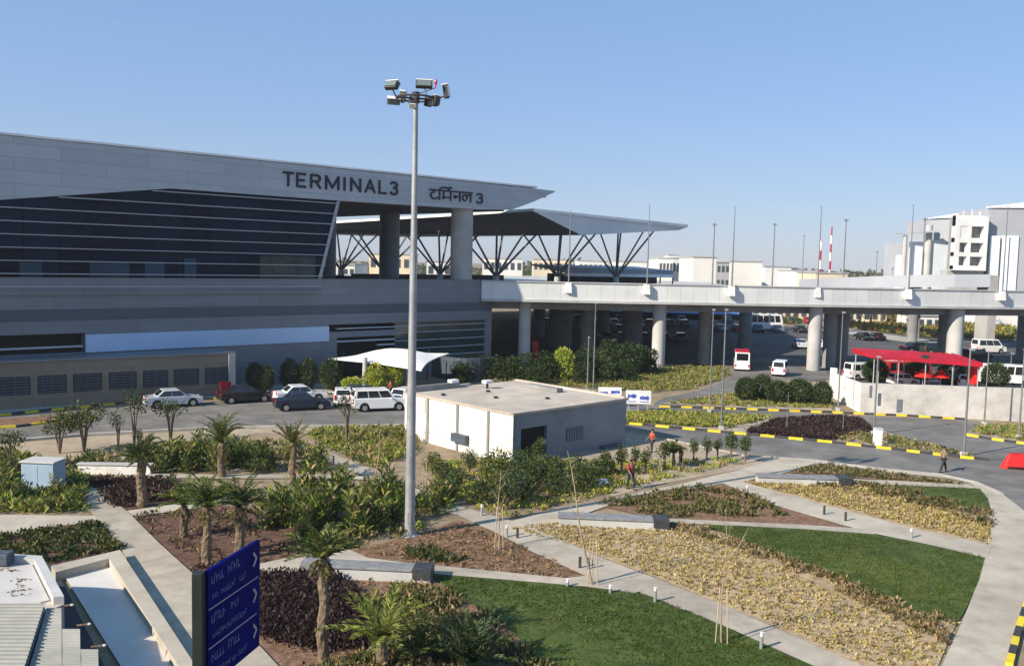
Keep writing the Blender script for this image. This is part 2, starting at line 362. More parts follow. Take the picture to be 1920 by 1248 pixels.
# islands between the roads
def kerb(pl, name='kerb', striped=True, hgt=.16, wid=.22, seg=.95, z=0):
    pts = [P(*p) for p in pl]; mb = MB(); ac = 0
    for a, b in zip(pts[:-1], pts[1:]):
        ln = (b - a).length; n = max(1, round(ln / seg))
        for i in range(n):
            p = a.lerp(b, i / n); q = a.lerp(b, (i + 1) / n)
            p = Vector((p.x, p.y, hgt / 2)); q = Vector((q.x, q.y, hgt / 2)); mb.bar(p, q, wid, hgt, (ac % 2) if striped else 0); ac += 1
    o = mb.build(name, ['kerb_y', 'kerb_k'] if striped else ['kerb']); o['kind'] = 'structure'; return o
sheet('planting_bed', [(1150, 787), (1180, 775), (1240, 773), (1400, 781), (1560, 784), (1640, 800), (1700, 825), (1780, 850), (1800, 856), (1845, 862), (1700, 845), (1560, 829), (1400, 815), (1280, 803), (1180, 795)], 'sand', z=.03)
kerb([(1150, 790), (1180, 795), (1280, 804), (1400, 815), (1560, 830), (1700, 846), (1800, 858), (1852, 863)])
kerb([(1236, 763), (1400, 768), (1560, 774), (1700, 780), (1812, 787)])
kerb([(1812, 816), (1860, 824), (1930, 834), (2100, 860)])
sheet('planting_bed', [(1812, 812), (1830, 798), (1930, 797), (2200, 815), (2100, 858), (1930, 832), (1860, 822)], 'sand', z=.03)
kerb([(1892, 1250), (1905, 1200), (1922, 1145), (1945, 1080), (1965, 1040)])
kerb([(-60, 786), (120, 767), (215, 758), (300, 752), (400, 749), (440, 747)])
kerb([(-60, 806), (30, 801), (85, 794), (115, 786)]); sheet('planting_bed', [(-60, 804), (-60, 790), (100, 779), (113, 786), (85, 793), (30, 799)], 'mulch', z=.03)
sheet('verge', [(1240, 757), (1330, 744), (1400, 735), (1500, 722), (1555, 712), (1560, 770), (1400, 765)], 'sand', z=.03)
cover([(1250, 757), (1330, 745), (1400, 737), (1550, 735), (1560, 766), (1400, 763)], 'low yellow green grass between the striped kerb and the clipped bushes', 'ground cover', 10, ['yl2', 'g2', 'yg', 'dry'], h=.25)
cover([(1160, 788), (1180, 776), (1240, 774), (1450, 783), (1370, 802), (1310, 801), (1180, 793)], 'bright yellow green groundcover in the kerbed island right of the white building', 'ground cover', 26, ['yg', 'yl', 'g2', 'yl2'], h=.28, ll=.25)
cover([(1400, 812), (1460, 788), (1560, 783), (1610, 787), (1635, 808), (1560, 826), (1500, 821)], 'dark purple groundcover in the kerbed island', 'ground cover', 34, ['pu', 'pu2', 'pu3'], h=.3, ll=.25)
cover([(1560, 826), (1600, 812), (1660, 818), (1740, 835), (1840, 862), (1700, 843)], 'patchy green and brown cover at the tip of the kerbed island', 'ground cover', 9, ['g1', 'g2', 'dry', 'yl2'], h=.3)
cover([(1820, 812), (1835, 800), (1930, 800), (2100, 808), (2060, 845), (1930, 830)], 'yellow green cover behind the striped kerb at the right edge', 'ground cover', 10, ['g2', 'yg', 'dry'], h=.3)
sheet('path', [(1385, 812), (1450, 790), (1500, 780), (1508, 784), (1462, 792), (1398, 814)], 'kerb', z=.045)
kerb([(-60, 836), (60, 825), (150, 817), (300, 809), (400, 804), (480, 802), (785, 798)], striped=False, wid=.35)
kerb([(1250, 824), (1400, 855), (1530, 864), (1650, 880), (1760, 890), (1830, 905), (1880, 927)], striped=False, wid=.2, hgt=.1)

# garden sheets (pixels of the photograph dropped on the ground plane)
sheet('verge', [(-200, 870), (-200, 850), (60, 828), (160, 819), (400, 806), (480, 804), (785, 800), (785, 815), (480, 812), (330, 850), (150, 900), (-200, 900)], 'sand')
sheet('verge', [(1180, 812), (1290, 832), (1400, 860), (1470, 862), (1400, 878), (1250, 905), (1150, 930), (880, 860), (900, 820)], 'sand')
sheet('planting_bed', [(660, 1032), (780, 1003), (860, 975), (935, 998), (1030, 1043), (1110, 1080), (1100, 1088), (1060, 1088), (800, 1064), (690, 1050)], 'mulch')
sheet('planting_bed', [(330, 940), (245, 968), (365, 1082), (485, 1065), (600, 1035), (660, 1030), (560, 960)], 'mulch_dark')
sheet('planting_bed', [(150, 893), (330, 897), (340, 942), (215, 960)], 'mulch_dark')
sheet('planting_bed', [(480, 1078), (620, 1078), (800, 1080), (960, 1180), (1040, 1260), (1060, 1400), (600, 1500), (480, 1215)], 'mulch')
sheet('planting_bed', [(-150, 1010), (0, 1004), (185, 978), (232, 1032), (100, 1062), (-150, 1070)], 'mulch_dark')
sheet('planting_bed', [(940, 985), (1060, 975), (1250, 985), (1320, 990), (1500, 1060), (1650, 1120), (1792, 1172), (1750, 1270), (1615, 1250), (1480, 1188), (1350, 1133), (1240, 1088), (1110, 1038)], 'mulch_dry')
sheet('planting_bed', [(1120, 948), (1250, 922), (1355, 908), (1450, 948), (1605, 990), (1400, 984), (1250, 978)], 'mulch')
sheet('planting_bed', [(1385, 903), (1480, 903), (1600, 906), (1660, 910), (1850, 930), (1858, 970), (1850, 1022), (1720, 994), (1600, 962), (1480, 930)], 'mulch_dry')
sheet('planting_bed', [(1480, 887), (1540, 870), (1650, 884), (1815, 912), (1600, 897)], 'mulch')
sheet('lawn', chaikin([(800, 1075), (830, 1078), (950, 1088), (1100, 1100), (1200, 1112), (1280, 1140), (1400, 1195), (1530, 1250), (1700, 1330), (1300, 1500), (1100, 1400), (1020, 1260), (960, 1180), (860, 1120)], 1, True), 'lawn')
sheet('lawn', [(1310, 983), (1380, 988), (1500, 992), (1620, 1000), (1740, 1020), (1848, 1042), (1835, 1090), (1810, 1145), (1792, 1175), (1650, 1120), (1500, 1060), (1380, 1008)], 'lawn')
sheet('lawn', [(1630, 905), (1730, 908), (1835, 915), (1852, 935), (1860, 965), (1800, 948), (1720, 925)], 'lawn')
# paths
prom_in = chaikin([(1380, 858), (1470, 868), (1540, 872), (1650, 885), (1800, 899), (1840, 918), (1856, 955), (1858, 1000), (1846, 1055), (1812, 1150), (1765, 1250), (1700, 1400)], 2)
sheet('promenade', prom_in + [(1850, 1400), (1893, 1250), (1922, 1145), (1965, 1040), (1980, 1000), (1925, 962), (1880, 927), (1830, 906), (1760, 891), (1650, 881), (1530, 865), (1400, 853)], 'path', z=.05)
sheet('path', [(935, 985), (1040, 956), (1130, 940), (1290, 905), (1390, 881), (1450, 862), (1540, 866), (1480, 885), (1400, 903), (1350, 908), (1250, 925), (1150, 946), (1060, 977), (1000, 990)], 'path', z=.054)
sheet('path', [(700, 903), (830, 940), (855, 948), (940, 972), (1000, 990), (1110, 1040), (1240, 1090), (1350, 1134), (1480, 1190), (1610, 1248), (1900, 1390), (1800, 1400), (1525, 1250), (1350, 1172), (1200, 1112), (1100, 1082), (1000, 1037), (930, 1000), (860, 968), (700, 925)], 'path2', z=.058)
sheet('path', [(1350, 905), (1380, 901), (1480, 930), (1600, 962), (1720, 994), (1860, 1024), (1850, 1048), (1740, 1022), (1640, 1002), (1560, 980), (1450, 948)], 'path', z=.062)
sheet('path', [(1230, 972), (1400, 981), (1500, 985), (1640, 994), (1640, 1003), (1500, 993), (1400, 988), (1230, 981)], 'path2', z=.066)
sheet('path', [(790, 1060), (900, 1070), (1060, 1086), (1110, 1080), (1210, 1108), (1190, 1114), (1100, 1102), (950, 1089), (790, 1076)], 'path2', z=.07)
sheet('path', [(480, 1082), (480, 1060), (580, 1040), (640, 1026), (690, 1048), (800, 1062), (800, 1082), (620, 1082)], 'path', z=.074)
sheet('path', [(1570, 898), (1680, 903), (1815, 910), (1840, 918), (1700, 912), (1570, 906)], 'path', z=.078)
sheet('path', [(-200, 985), (0, 966), (170, 968), (345, 944), (440, 930), (445, 942), (345, 957), (180, 978), (0, 1005), (-200, 1035)], 'path', z=.050)
sheet('path', [(120, 893), (160, 900), (240, 962), (300, 1022), (366, 1082), (520, 1250), (700, 1450), (500, 1450), (345, 1232), (232, 1040), (187, 978), (130, 925)], 'path2', z=.082)
sheet('path', [(280, 889), (400, 891), (620, 891), (700, 895), (700, 901), (620, 898), (400, 898), (280, 897)], 'path', z=.054)
sheet('path', [(555, 838), (575, 832), (640, 858), (710, 885), (830, 940), (800, 940), (690, 897), (600, 862)], 'path2', z=.066)

# covers
cover([(840, 1112), (960, 1190), (1020, 1250), (1100, 1400), (600, 1480), (560, 1270), (640, 1250), (710, 1215), (700, 1165), (640, 1106), (780, 1106)], 'dark olive mixed shrubs around the young palms in front of the lawn', 'ground cover', 24, ['olive', 'olive2', 'g1', 'dry2', 'dk2', 'dry'], h=.4, ll=.22, lw=.08, k=14, patch=1.3)
cover([(484, 1085), (560, 1082), (620, 1085), (680, 1130), (715, 1190), (690, 1215), (600, 1222), (520, 1205), (484, 1190)], 'dark purple leafy shrubs beside the blue sign', 'ground cover', 60, ['pu', 'pu2', 'pu3', 'pu'], h=.5, ll=.15, lw=.08, k=18)
G1 = [(950, 990), (1060, 980), (1250, 985), (1320, 1000), (1430, 1050), (1560, 1110), (1680, 1165), (1770, 1220), (1745, 1262), (1615, 1245), (1480, 1184), (1350, 1129), (1240, 1084), (1110, 1034)]
cover(G1, 'yellow groundcover plants in the long bed between path and lawn', 'ground cover', 32, ['yl', 'yl2', 'straw', 'dry', 'olive2', 'dry2'], h=.09, ll=.115, lw=.07, k=5, weights=[.20, .14, .28, .20, .06, .12])
cover([(1200, 980), (1320, 990), (1500, 1058), (1650, 1118), (1792, 1170), (1775, 1215), (1680, 1165), (1560, 1105), (1430, 1048), (1320, 1010)], 'dark olive low plants along the middle lawn edge', 'ground cover', 26, ['olive', 'olive2', 'dry2', 'dry'], h=.24, ll=.17, lw=.07, k=12, patch=1.6)
cover([(1125, 946), (1250, 924), (1355, 912), (1440, 946), (1480, 968), (1250, 972)], 'dark olive low plants behind the granite bench', 'ground cover', 15, ['olive', 'olive2', 'g1', 'dry2'], h=.3, ll=.24, k=11, patch=1.3)
cover([(1390, 906), (1600, 910), (1720, 940), (1858, 985), (1850, 1018), (1720, 990), (1600, 958), (1480, 926)], 'yellow groundcover in the far bed beside the curved promenade', 'ground cover', 30, ['yl', 'yl2', 'straw', 'dry', 'dry2'], h=.14, ll=.15, lw=.08, k=6)
cover([(1480, 904), (1640, 908), (1720, 925), (1858, 962), (1856, 992), (1720, 948), (1600, 922)], 'dark olive plants beside the far lawn', 'ground cover', 20, ['olive', 'olive2', 'dk2', 'dry2'], h=.3, k=11, patch=1.4)
cover([(1490, 886), (1540, 872), (1650, 886), (1805, 911), (1600, 896)], 'brown and green low plants between the road and the far bench', 'ground cover', 16, ['olive', 'dry2', 'g1', 'olive2'], h=.25, ll=.17, k=10)
cover([(-140, 1014), (0, 1008), (182, 984), (228, 1032), (100, 1056), (-140, 1064)], 'dark green low hedge plants behind the grey roof', 'ground cover', 40, ['dk', 'dk2', 'g1', 'olive', 'dry2'], h=.3, ll=.17, k=13, weights=[.22, .27, .2, .21, .10], patch=2.2)
cover([(155, 897), (325, 899), (335, 938), (215, 956)], 'dark purple black plants in the bed under the lone palm', 'ground cover', 15, ['pu3', 'pu', 'pu2'], h=.3, k=10)
cover([(250, 968), (335, 950), (480, 958), (600, 1000), (600, 1030), (480, 1062), (366, 1078)], 'sparse reddish plants on the mulch under the palm group', 'ground cover', 6, ['pu', 'dry2', 'mulch', 'olive', 'pu2'], h=.2, ll=.15, k=8, patch=1.2)
cover([(670, 1032), (780, 1008), (855, 982), (930, 1002), (1100, 1082), (1060, 1086), (800, 1060)], 'dry brown litter and stubble on the mulch bed right of the mast', 'ground cover', 14, ['dry', 'dry2', 'olive', 'mulch'], h=.12, ll=.16, lw=.05, k=6, up=.1)
cover([(750, 1040), (800, 1028), (870, 1050), (840, 1062)], 'small dark green patch on the mulch right of the mast', 'ground cover', 22, ['dk2', 'olive'], h=.25, k=9)
cover([(575, 815), (620, 806), (780, 803), (780, 850), (700, 880), (640, 855)], 'yellow green groundcover between the road and the diagonal path', 'ground cover', 12, ['yl2', 'yg', 'g2', 'dry', 'g1'], h=.4, ll=.3, k=10)
cover([(130, 865), (330, 835), (560, 832), (620, 870), (600, 886), (300, 886), (150, 888), (100, 875)], 'green leafy undergrowth around the broad leaved plants by the road', 'ground cover', 7, ['g1', 'g2', 'dk2', 'olive', 'yl2', 'dry'], h=.45, ll=.3, lw=.09, k=14, patch=.9)
cover([(-140, 850), (0, 850), (40, 860), (155, 900), (160, 962), (0, 962), (-140, 970)], 'green and yellow shrubbery around the utility cabinet', 'ground cover', 12, ['g1', 'g2', 'dk2', 'yl2', 'yg'], h=.6, ll=.33, lw=.12, k=12)
cover([(480, 930), (620, 915), (850, 915), (850, 975), (790, 1000), (640, 1030), (560, 1030), (490, 990)], 'green undergrowth among the broad leaved plants left of the mast', 'ground cover', 6, ['g1', 'g2', 'olive2', 'olive', 'yg', 'dry'], h=.45, ll=.24, lw=.09, k=13, patch=1.2)
cover([(790, 870), (960, 862), (1180, 868), (1370, 862), (1400, 868), (1250, 898), (1130, 930), (1040, 950), (960, 972), (900, 955), (840, 930)], 'yellow green groundcover in front of the white building', 'ground cover', 13, ['yg', 'yl', 'g2', 'yl2', 'dry', 'lime'], h=.26, ll=.17, lw=.08, k=11, patch=1.5)
cover([(900, 715), (1090, 728), (1220, 737), (1300, 730), (1368, 705), (1360, 690), (1240, 690), (1000, 705)], 'yellow green and rusty planting in front of the elevated road columns', 'ground cover', 8, ['yl2', 'g2', 'dry', 'olive', 'yg'], h=.35, ll=.3, k=9)
cover([(1594, 588), (1750, 592), (1900, 600), (1900, 640), (1740, 634), (1594, 616)], 'yellow green shrub bed beyond the parking area', 'ground cover', 1.2, ['yg', 'yl2', 'g2', 'olive', 'org'], h=1.1, ll=.9, lw=.35, k=8)
cover([(1500, 610), (1240, 590), (1040, 590), (1040, 586), (1240, 582), (1500, 596)], 'dark green planting strip beyond the parking area', 'ground cover', .7, ['dk2', 'g1', 'olive'], h=1.0, ll=.9, lw=.35, k=8)
# lawns: real blades
def blades(pl, label, dens, h=.11):
    poly = PX(pl); n = min(int(area(poly) * dens), 60000); c = scatter(poly, n); lv = Leaves()
    for j in range(4):
        cc = np.zeros((n, 3)); cc[:, :2] = c + NR.randn(n, 2) * .03
        d = NR.randn(n, 3) * .6; d[:, 2] = 1.0
        t = np.sin(c[:, 0] * .9) + np.sin(c[:, 1] * .7 + c[:, 0] * .5) + NR.randn(n) * .9
        wn = np.sin(c[:, 0] * .55 + 2 * np.sin(c[:, 1] * .23)) * np.sin(c[:, 1] * .47 + 1.3 * np.sin(c[:, 0] * .31)); worn = (wn + NR.randn(n) * .22) > .82
        hh = h * (.45 + 1.0 * NR.rand(n)) * np.where(worn, .45, 1.0)
        lv.add(cc, d, hh, .04, np.where(worn & (NR.rand(n) < .6), 4, np.clip((t + 1.6) / 1.1, 0, 3)).astype(int))
    return tag(lv.build('grass', ['gr', 'gr', 'gr2', 'gr3', 'yl2'], org=tuple(poly[0])), label, 'grass', kind='stuff')
blades([(812, 1080), (950, 1092), (1100, 1104), (1200, 1114), (1280, 1142), (1400, 1197), (1520, 1252), (1600, 1300), (1120, 1300), (1040, 1255), (960, 1175), (870, 1120)], 'dark green mown grass of the front lawn', 130)
blades([(1315, 985), (1500, 995), (1620, 1003), (1740, 1024), (1844, 1044), (1830, 1095), (1790, 1170), (1650, 1117), (1500, 1057), (1380, 1006)], 'dark green mown grass of the middle lawn', 110)
blades([(1640, 908), (1730, 911), (1832, 917), (1850, 937), (1856, 960), (1800, 944), (1720, 922)], 'dark green mown grass of the small far lawn', 90)

# ------------------------------------------------------------------ terminal
vp = ray(2840, 533); u = Vector((vp.x, vp.y, 0)).normalized(); v = Vector((-u.y, u.x, 0))
C0 = Vector((Q(922, 600, 104.5).x, 104.5, 0))
def F(s, n, z): return C0 + u * s + v * n + Vector((0, 0, z))
def on_fac(px, py, n=0):
    d = ray(px, py); o = C0 + v * n; t = (o - CP).dot(v) / d.dot(v); p = CP + d * t; return (p - C0).dot(u), p.z
def S(px, py): return on_fac(px, py)[0]
SL = -100.0
terminal = empty('terminal_building', tuple(F(-30, 0, 0)), 'long grey airport terminal with a dark glass front and a pointed roof fascia', 'terminal')
M['fascia'] = panelmat('fascia', (.38, .42, .46), (.42, .46, .50), (.29, .32, .36), 7, 1.05, .03, axis=(u.x, u.y))
M['podium'] = panelmat('podium', (.155, .175, .20), (.178, .20, .225), (.12, .135, .155), 4.5, .8, .02, axis=(u.x, u.y))
M['podium_dk'] = panelmat('podium_dk', (.06, .08, .105), (.068, .09, .115), (.05, .065, .08), 4.5, .5, .02, axis=(u.x, u.y))
M['annex'] = panelmat('annex', (.195, .16, .122), (.225, .185, .142), (.145, .12, .095), 1.5, .75, .02, axis=(u.x, u.y))
M['pale_parapet'] = panelmat('pale_parapet', (.66, .67, .66), (.71, .72, .71), (.50, .51, .51), 1.6, 60, .03, axis=(1, 0))  # front parapet panels, paler than the other road concrete
gm = bpy.data.materials.new('glass_dark'); gm.use_nodes = True; gn = gm.node_tree; gb = gn.nodes['Principled BSDF']
gb.inputs['Roughness'].default_value = .06; gb.inputs['Specular IOR Level'].default_value = .05
br = gn.nodes.new('ShaderNodeTexBrick'); br.inputs['Color1'].default_value = (.003, .009, .026, 1); br.inputs['Color2'].default_value = (.005, .02, .048, 1); br.inputs['Mortar'].default_value = (.004, .006, .010, 1)
br.inputs['Brick Width'].default_value = 2.6; br.inputs['Row Height'].default_value = 4.2; br.inputs['Mortar Size'].default_value = .05; br.inputs['Scale'].default_value = 1; br.offset = .0
gg = gn.nodes.new('ShaderNodeNewGeometry'); vm = gn.nodes.new('ShaderNodeVectorMath'); vm.operation = 'DOT_PRODUCT'; vm.inputs[1].default_value = u
gn.links.new(gg.outputs['Position'], vm.inputs[0]); sx = gn.nodes.new('ShaderNodeSeparateXYZ'); gn.links.new(gg.outputs['Position'], sx.inputs[0])
cx = gn.nodes.new('ShaderNodeCombineXYZ'); gn.links.new(vm.outputs['Value'], cx.inputs[0]); gn.links.new(sx.outputs['Z'], cx.inputs[1]); gn.links.new(cx.outputs[0], br.inputs['Vector']); gn.links.new(br.outputs['Color'], gb.inputs['Base Color'])
M['glass_dark'] = gm
M['glass_teal'] = mat('glass_teal', (.006, .03, .038), (.015, .07, .075), .35, .1, spec=.6)
M['fin'] = mat('fin', (.42, .47, .52), None, rough=.45, metal=.1)
def fbox(mb, s0, s1, n0, n1, z0, z1, mi=0):
    return mb.hexa([F(s0, n0, z0), F(s1, n0, z0), F(s1, n1, z0), F(s0, n1, z0), F(s0, n0, z1), F(s1, n0, z1), F(s1, n1, z1), F(s0, n1, z1)], mi)
sLt = S(618, 640)
# podium: strips with real openings left for the slots and glazing
mb = MB()
fbox(mb, SL, 0, 0, 1.2, 5.75, 6.8); fbox(mb, SL, 0, 0, 1.2, 7.8, 10.25)
sA, sB, sC, sD = S(157, 640), S(160, 640), S(616, 620), S(742, 620)
fbox(mb, sB, sC, 0, 1.2, 0, 5.75); fbox(mb, SL, sA + .3, 0, 1.2, 0, 4.1)
fbox(mb, sC, sD, 0, 1.2, 4.4, 5.0); fbox(mb, sC, sC + 1, 0, 1.2, 0, 4.4); fbox(mb, sD - .3, S(918, 620), 0, 1.2, 0, 1.1); fbox(mb, -1.0, 0, 0, 1.2, 0, 5.75)
mb.build('podium_wall', 'podium', terminal)
fbox(MB(), SL, 0, .02, 1.2, 6.8, 7.8).build('wall_band', 'podium_dk', terminal)
fbox(MB(), SL, -.5, 1.3, 3, .2, 10.1).build('interior_wall', 'black', terminal)
fbox(MB(), sB, sC, -.12, 0, 4.1, 5.6).build('white_panel', 'blue_white', terminal)
for q_ in ((SL, sA, .15, .4, 4.55, 4.7), (sC + 1, sD, .1, .5, 5.25, 5.35), (sC, sD, .1, .5, 3.9, 4.05), (sC + 6, sD, .1, .5, 3.35, 3.5)): fbox(MB(), *q_).build('louvre', 'fin', terminal)
fbox(MB(), sD, -1.0, .25, .35, 1.1, 5.75).build('lower_glass', 'glass_teal', terminal)
for z in (1.9, 2.8, 3.7, 4.6, 5.3): fbox(MB(), sD, -1.0, .0, .25, z, z + .07).build('glazing_bar', 'fin', terminal)
fbox(MB(), SL, 0, -.03, 1.5, 10.25, 10.4).build('coping', 'podium', terminal)
fbox(MB(), SL, sB, -.25, 0, 3.3, 4.0).build('ledge', 'podium_dk', terminal)
# upper glass box
sr_t = S(636, 376); sr_b = S(600, 545); zgt = 18.35
mb = MB(); mb.hexa([F(SL, .5, 9.0), F(sr_b, .5, 9.0), F(sr_b, 40, 9.0), F(SL, 40, 9.0), F(SL, .5, zgt), F(sr_t, .5, zgt), F(sr_t, 40, zgt), F(SL, 40, zgt)])
mb.build('glass_wall', 'glass_dark', terminal)
for a_, b_ in ((40, 82), (172, 246), (276, 312), (350, 372)):
    fbox(MB(), S(a_, 520), S(b_, 520), .46, .5, 9.3, top_z(a_, 491, 71 + a_ * .03) if a_ < 300 else 12.2).build('painted_glass_light', mat('painted_glass_light', (.006, .04, .085), (.008, .06, .12), .6, .3), terminal)  # lit interior behind the glass, painted as bluer panels
fbox(MB(), S(492, 520), sr_b - .3, .46, .5, 9.3, 12.6).build('painted_glass_light', mat('painted_reflection', (.008, .028, .04), (.05, .085, .075), .9, .2), terminal)  # reflected greenery painted into the panel colour
mb = MB(); mb.bar(F(sr_b + .1, .3, 10.3), F(sr_t + .1, .3, zgt), .3, .25); mb.build('glass_edge', 'fin', terminal)
for k in range(9):
    z = 9.62 + 1.05 * k
    if z > 18.2: break
    e = sr_b + (sr_t - sr_b) * (z - 9) / (zgt - 9)
    ss_ = SL if z + .12 < 18.35 - (18.35 - 16.5) / (S(320, 355) - S(0, 375)) * (S(320, 355) - SL) else S(320, 355) - (18.35 - z - .12) / ((18.35 - 16.5) / (S(320, 355) - S(0, 375)))
    fbox(MB(), ss_, e, -.08, .48, z, z + .06).build('fin', 'fin', terminal)
fbox(MB(), SL, sr_b, -.2, .5, 9.0, 9.25).build('glass_sill', 'podium', terminal)
# fascia with its pointed nose and a drop at the left
zt = lambda s: 21.45
s320 = S(320, 355); s0 = S(0, 375)
sN = on_fac(1040, 363)[0]
low = [(SL, 16.5 - (18.35 - 16.5) * (s0 - SL) / (s320 - s0) * 1.0), (s320, 18.35), (S(620, 378), 18.35), (S(900, 390), 18.5), (S(960, 390), 18.75), (S(1000, 381), 19.9), (sN, 21.3)]
kf = (18.35 - 16.5) / (s320 - s0); low[0] = (SL, 18.35 - kf * (s320 - SL))
topp = [(sN, 21.45), (S(1000, 356), 21.5), (SL, 21.6)]
prof = low + topp
mb = MB(); nP = len(prof); vs = [F(s, 0, z) for s, z in prof] + [F(s, 1.0, z) for s, z in prof]
mb.add(vs, [tuple(range(nP)), tuple(range(nP, 2 * nP))[::-1]] + [(i, i + nP, (i + 1) % nP + nP, (i + 1) % nP) for i in range(nP)]); mb.build('fascia', 'fascia', terminal)
# roof: plan outline pulled back behind the nose; soffit below
roofp = [(SL, .9), (sN - .6, .9), (sN - 4, 7), (sN - 9, 22), (1.0, 60), (1.0, 80), (SL, 80)]
pp = [(F(s, n, 0).x, F(s, n, 0).y) for s, n in roofp]
MB().prism(pp, 20.6, 21.4).build('roof', 'canopy_grey', terminal)
so_ = [(sr_t - 8, .95), (S(955, 390), .95), (S(955, 390) - 2, 22), (-1, 60), (-1, 80), (sr_t - 8, 80)]
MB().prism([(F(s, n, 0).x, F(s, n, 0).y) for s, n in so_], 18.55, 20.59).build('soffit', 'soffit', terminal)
fbox(MB(), SL, sN - 3, -.06, 1.4, 21.6, 21.78).build('roof_edge', 'white', terminal)
# big columns along the end of the hall
for s, n in ((S(881, 500), 1.6), (-3.5, 16.5), (-4.3, 31), (-5, 47), (-5.5, 62)):
    p = F(s, n, 0)
    MB().tube([(p.x, p.y, 0.0 if n < 2 else 8.2), (p.x, p.y, 18.6)], 1.28 if n < 2 else 1.3, 28).build('column', 'render_grey' if n < 2 else 'podium', terminal, smooth=True)  # columns under the roof take a darker colour standing in for shade
# dark return wall of the ground floor under the forecourt
mb = MB(); fbox(mb, -.5, .0, 1.2, 60, 0, 8.0); mb.build('return_wall', 'podium_dk', terminal)
# writing
def arc(cx, cy, rx, ry, a0, a1, n=10): return [(cx + rx * math.cos(R(a0 + (a1 - a0) * i / n)), cy + ry * math.sin(R(a0 + (a1 - a0) * i / n))) for i in range(n + 1)]
ta = [[(0, 1), (.95, 1)], [(.5, 1), (.5, .78)], [(.5, .78)] + arc(.55, .42, .42, .36, 100, 300) + [(.85, .22)]]
rmi = [[(0, 1), (1.5, 1)], [(.12, 1), (.12, 0)], [(.12, 1)] + arc(.65, 1.02, .53, .34, 180, 20), [(1.3, 1), (1.3, 0)], [(.55, 1), (.55, .3), (.62, .18), (.5, .16), (.45, .3), (1.3, .3)], [(1.15, 1.05), (1.05, 1.28), (1.2, 1.42), (1.4, 1.35)]]
na = [[(0, 1), (1.0, 1)], [(.8, 1), (.8, 0)], [(.8, .5), (.35, .5)], arc(.28, .42, .1, .1, 0, 360)]
la = [[(0, 1), (1.15, 1)], [(1.0, 1), (1.0, 0)], [(1.0, .5)] + arc(.78, .5, .22, .25, 0, 180), [(.56, .5), (.6, .3)], arc(.34, .42, .24, .33, 30, 290)]
def write(glyphs, T, zb_, hh, s_of):
    """glyphs: (strokes, left, width) laid on the fascia as raised bars; s_of gives metres for a glyph x"""
    mb = MB(); cnt = 0
    for gl, s0_, kx in glyphs:
        for st in gl:
            for a, b in zip(st[:-1], st[1:]):
                pa = Vector((s0_ + a[0] * kx, zb_ + a[1] * hh)); pb = Vector((s0_ + b[0] * kx, zb_ + b[1] * hh)); d = (pb - pa)
                if d.length < 1e-4: continue
                d.normalize(); pa -= d * T * .35; pb += d * T * .35; q = Vector((-d.y, d.x)) * T / 2; o1 = -.10 - .0015 * (cnt % 13); cnt += 1
                mb.hexa([F(x.x, y_, x.y) for y_ in (-.002, o1) for x in (pa - q, pb - q, pb + q, pa + q)])
    return mb.build('lettering', 'letter', terminal)
three = [arc(.42, .76, .42, .24, 150, -80, 9) + arc(.42, .26, .46, .28, 85, -150, 10)]
EN = dict(T=[[(0, 1), (1, 1)], [(.5, 1), (.5, 0)]], E=[[(0, 0), (0, 1), (1, 1)], [(0, .5), (.85, .5)], [(0, 0), (1, 0)]], R=[[(0, 0), (0, 1), (.6, 1)] + arc(.6, .75, .35, .25, 90, -90, 8) + [(0, .5)], [(.5, .5), (1, 0)]],
          M=[[(0, 0), (0, 1), (.5, .12), (1, 1), (1, 0)]], I=[[(.5, 0), (.5, 1)]], N=[[(0, 0), (0, 1), (1, 0), (1, 1)]], A=[[(0, 0), (.5, 1), (1, 0)], [(.2, .33), (.8, .33)]], L=[[(0, 1), (0, 0), (1, 0)]])
EN['3'] = three
lets = [('T', 532, 550), ('E', 558, 573), ('R', 584, 601), ('M', 612, 635), ('I', 643, 650), ('N', 659, 676), ('A', 686, 703), ('L', 712, 724), ('3', 733, 747)]
fs_ = lambda px: on_fac(px, 350, -.1)[0]
write([(EN[c], fs_(a), fs_(b) - fs_(a)) for c, a, b in lets], .23, 19.45, 1.22, None)
tot = .95 + 1.5 + 1.0 + 1.15; kx = (fs_(886) - fs_(806)) / tot; gl = []; ox = 0
for g_, wd in ((ta, .95), (rmi, 1.5), (na, 1.0), (la, 1.15)): gl.append((g_, fs_(806) + ox * kx, kx)); ox += wd
write(gl, .17, 19.25, 1.02, None); write([(three, fs_(895), fs_(907) - fs_(895))], .2, 19.25, 1.02, None)

# annex in front, bottom left
A1 = P(443, 743); A0 = P(0, 773); ad = (A1 - A0).normalized(); A0 = A0 - ad * 40; an = Vector((-ad.y, ad.x, 0))
annex = empty('service_building', tuple(A0.lerp(A1, .5)), 'low brown stone service building with a row of dark louvres along the road', 'building')
zA = top_z(443, 664, A1.y)
def AF(t, n, z): return A1 + ad * t + an * n + Vector((0, 0, z))
def abox(mb, t0, t1, n0, n1, z0, z1, mi=0): return mb.hexa([AF(t0, n0, z0), AF(t1, n0, z0), AF(t1, n1, z0), AF(t0, n1, z0), AF(t0, n0, z1), AF(t1, n0, z1), AF(t1, n1, z1), AF(t0, n1, z1)], mi)
LA = (A1 - A0).length
abox(MB(), -LA, 0, .6, 5.5, 0, zA).build('wall', 'annex', annex)
abox(MB(), -LA, .1, .45, 5.6, zA, zA + .18).build('coping', 'podium', annex)
abox(MB(), -.55, .03, .3, .6, 0, zA).build('corner_pier', 'render_grey', annex)
def At(px, py):
    d = ray(px, py); t = (A1 + an * .6 - CP).dot(an) / d.dot(an); p = CP + d * t; return (p - A1).dot(ad), p.z
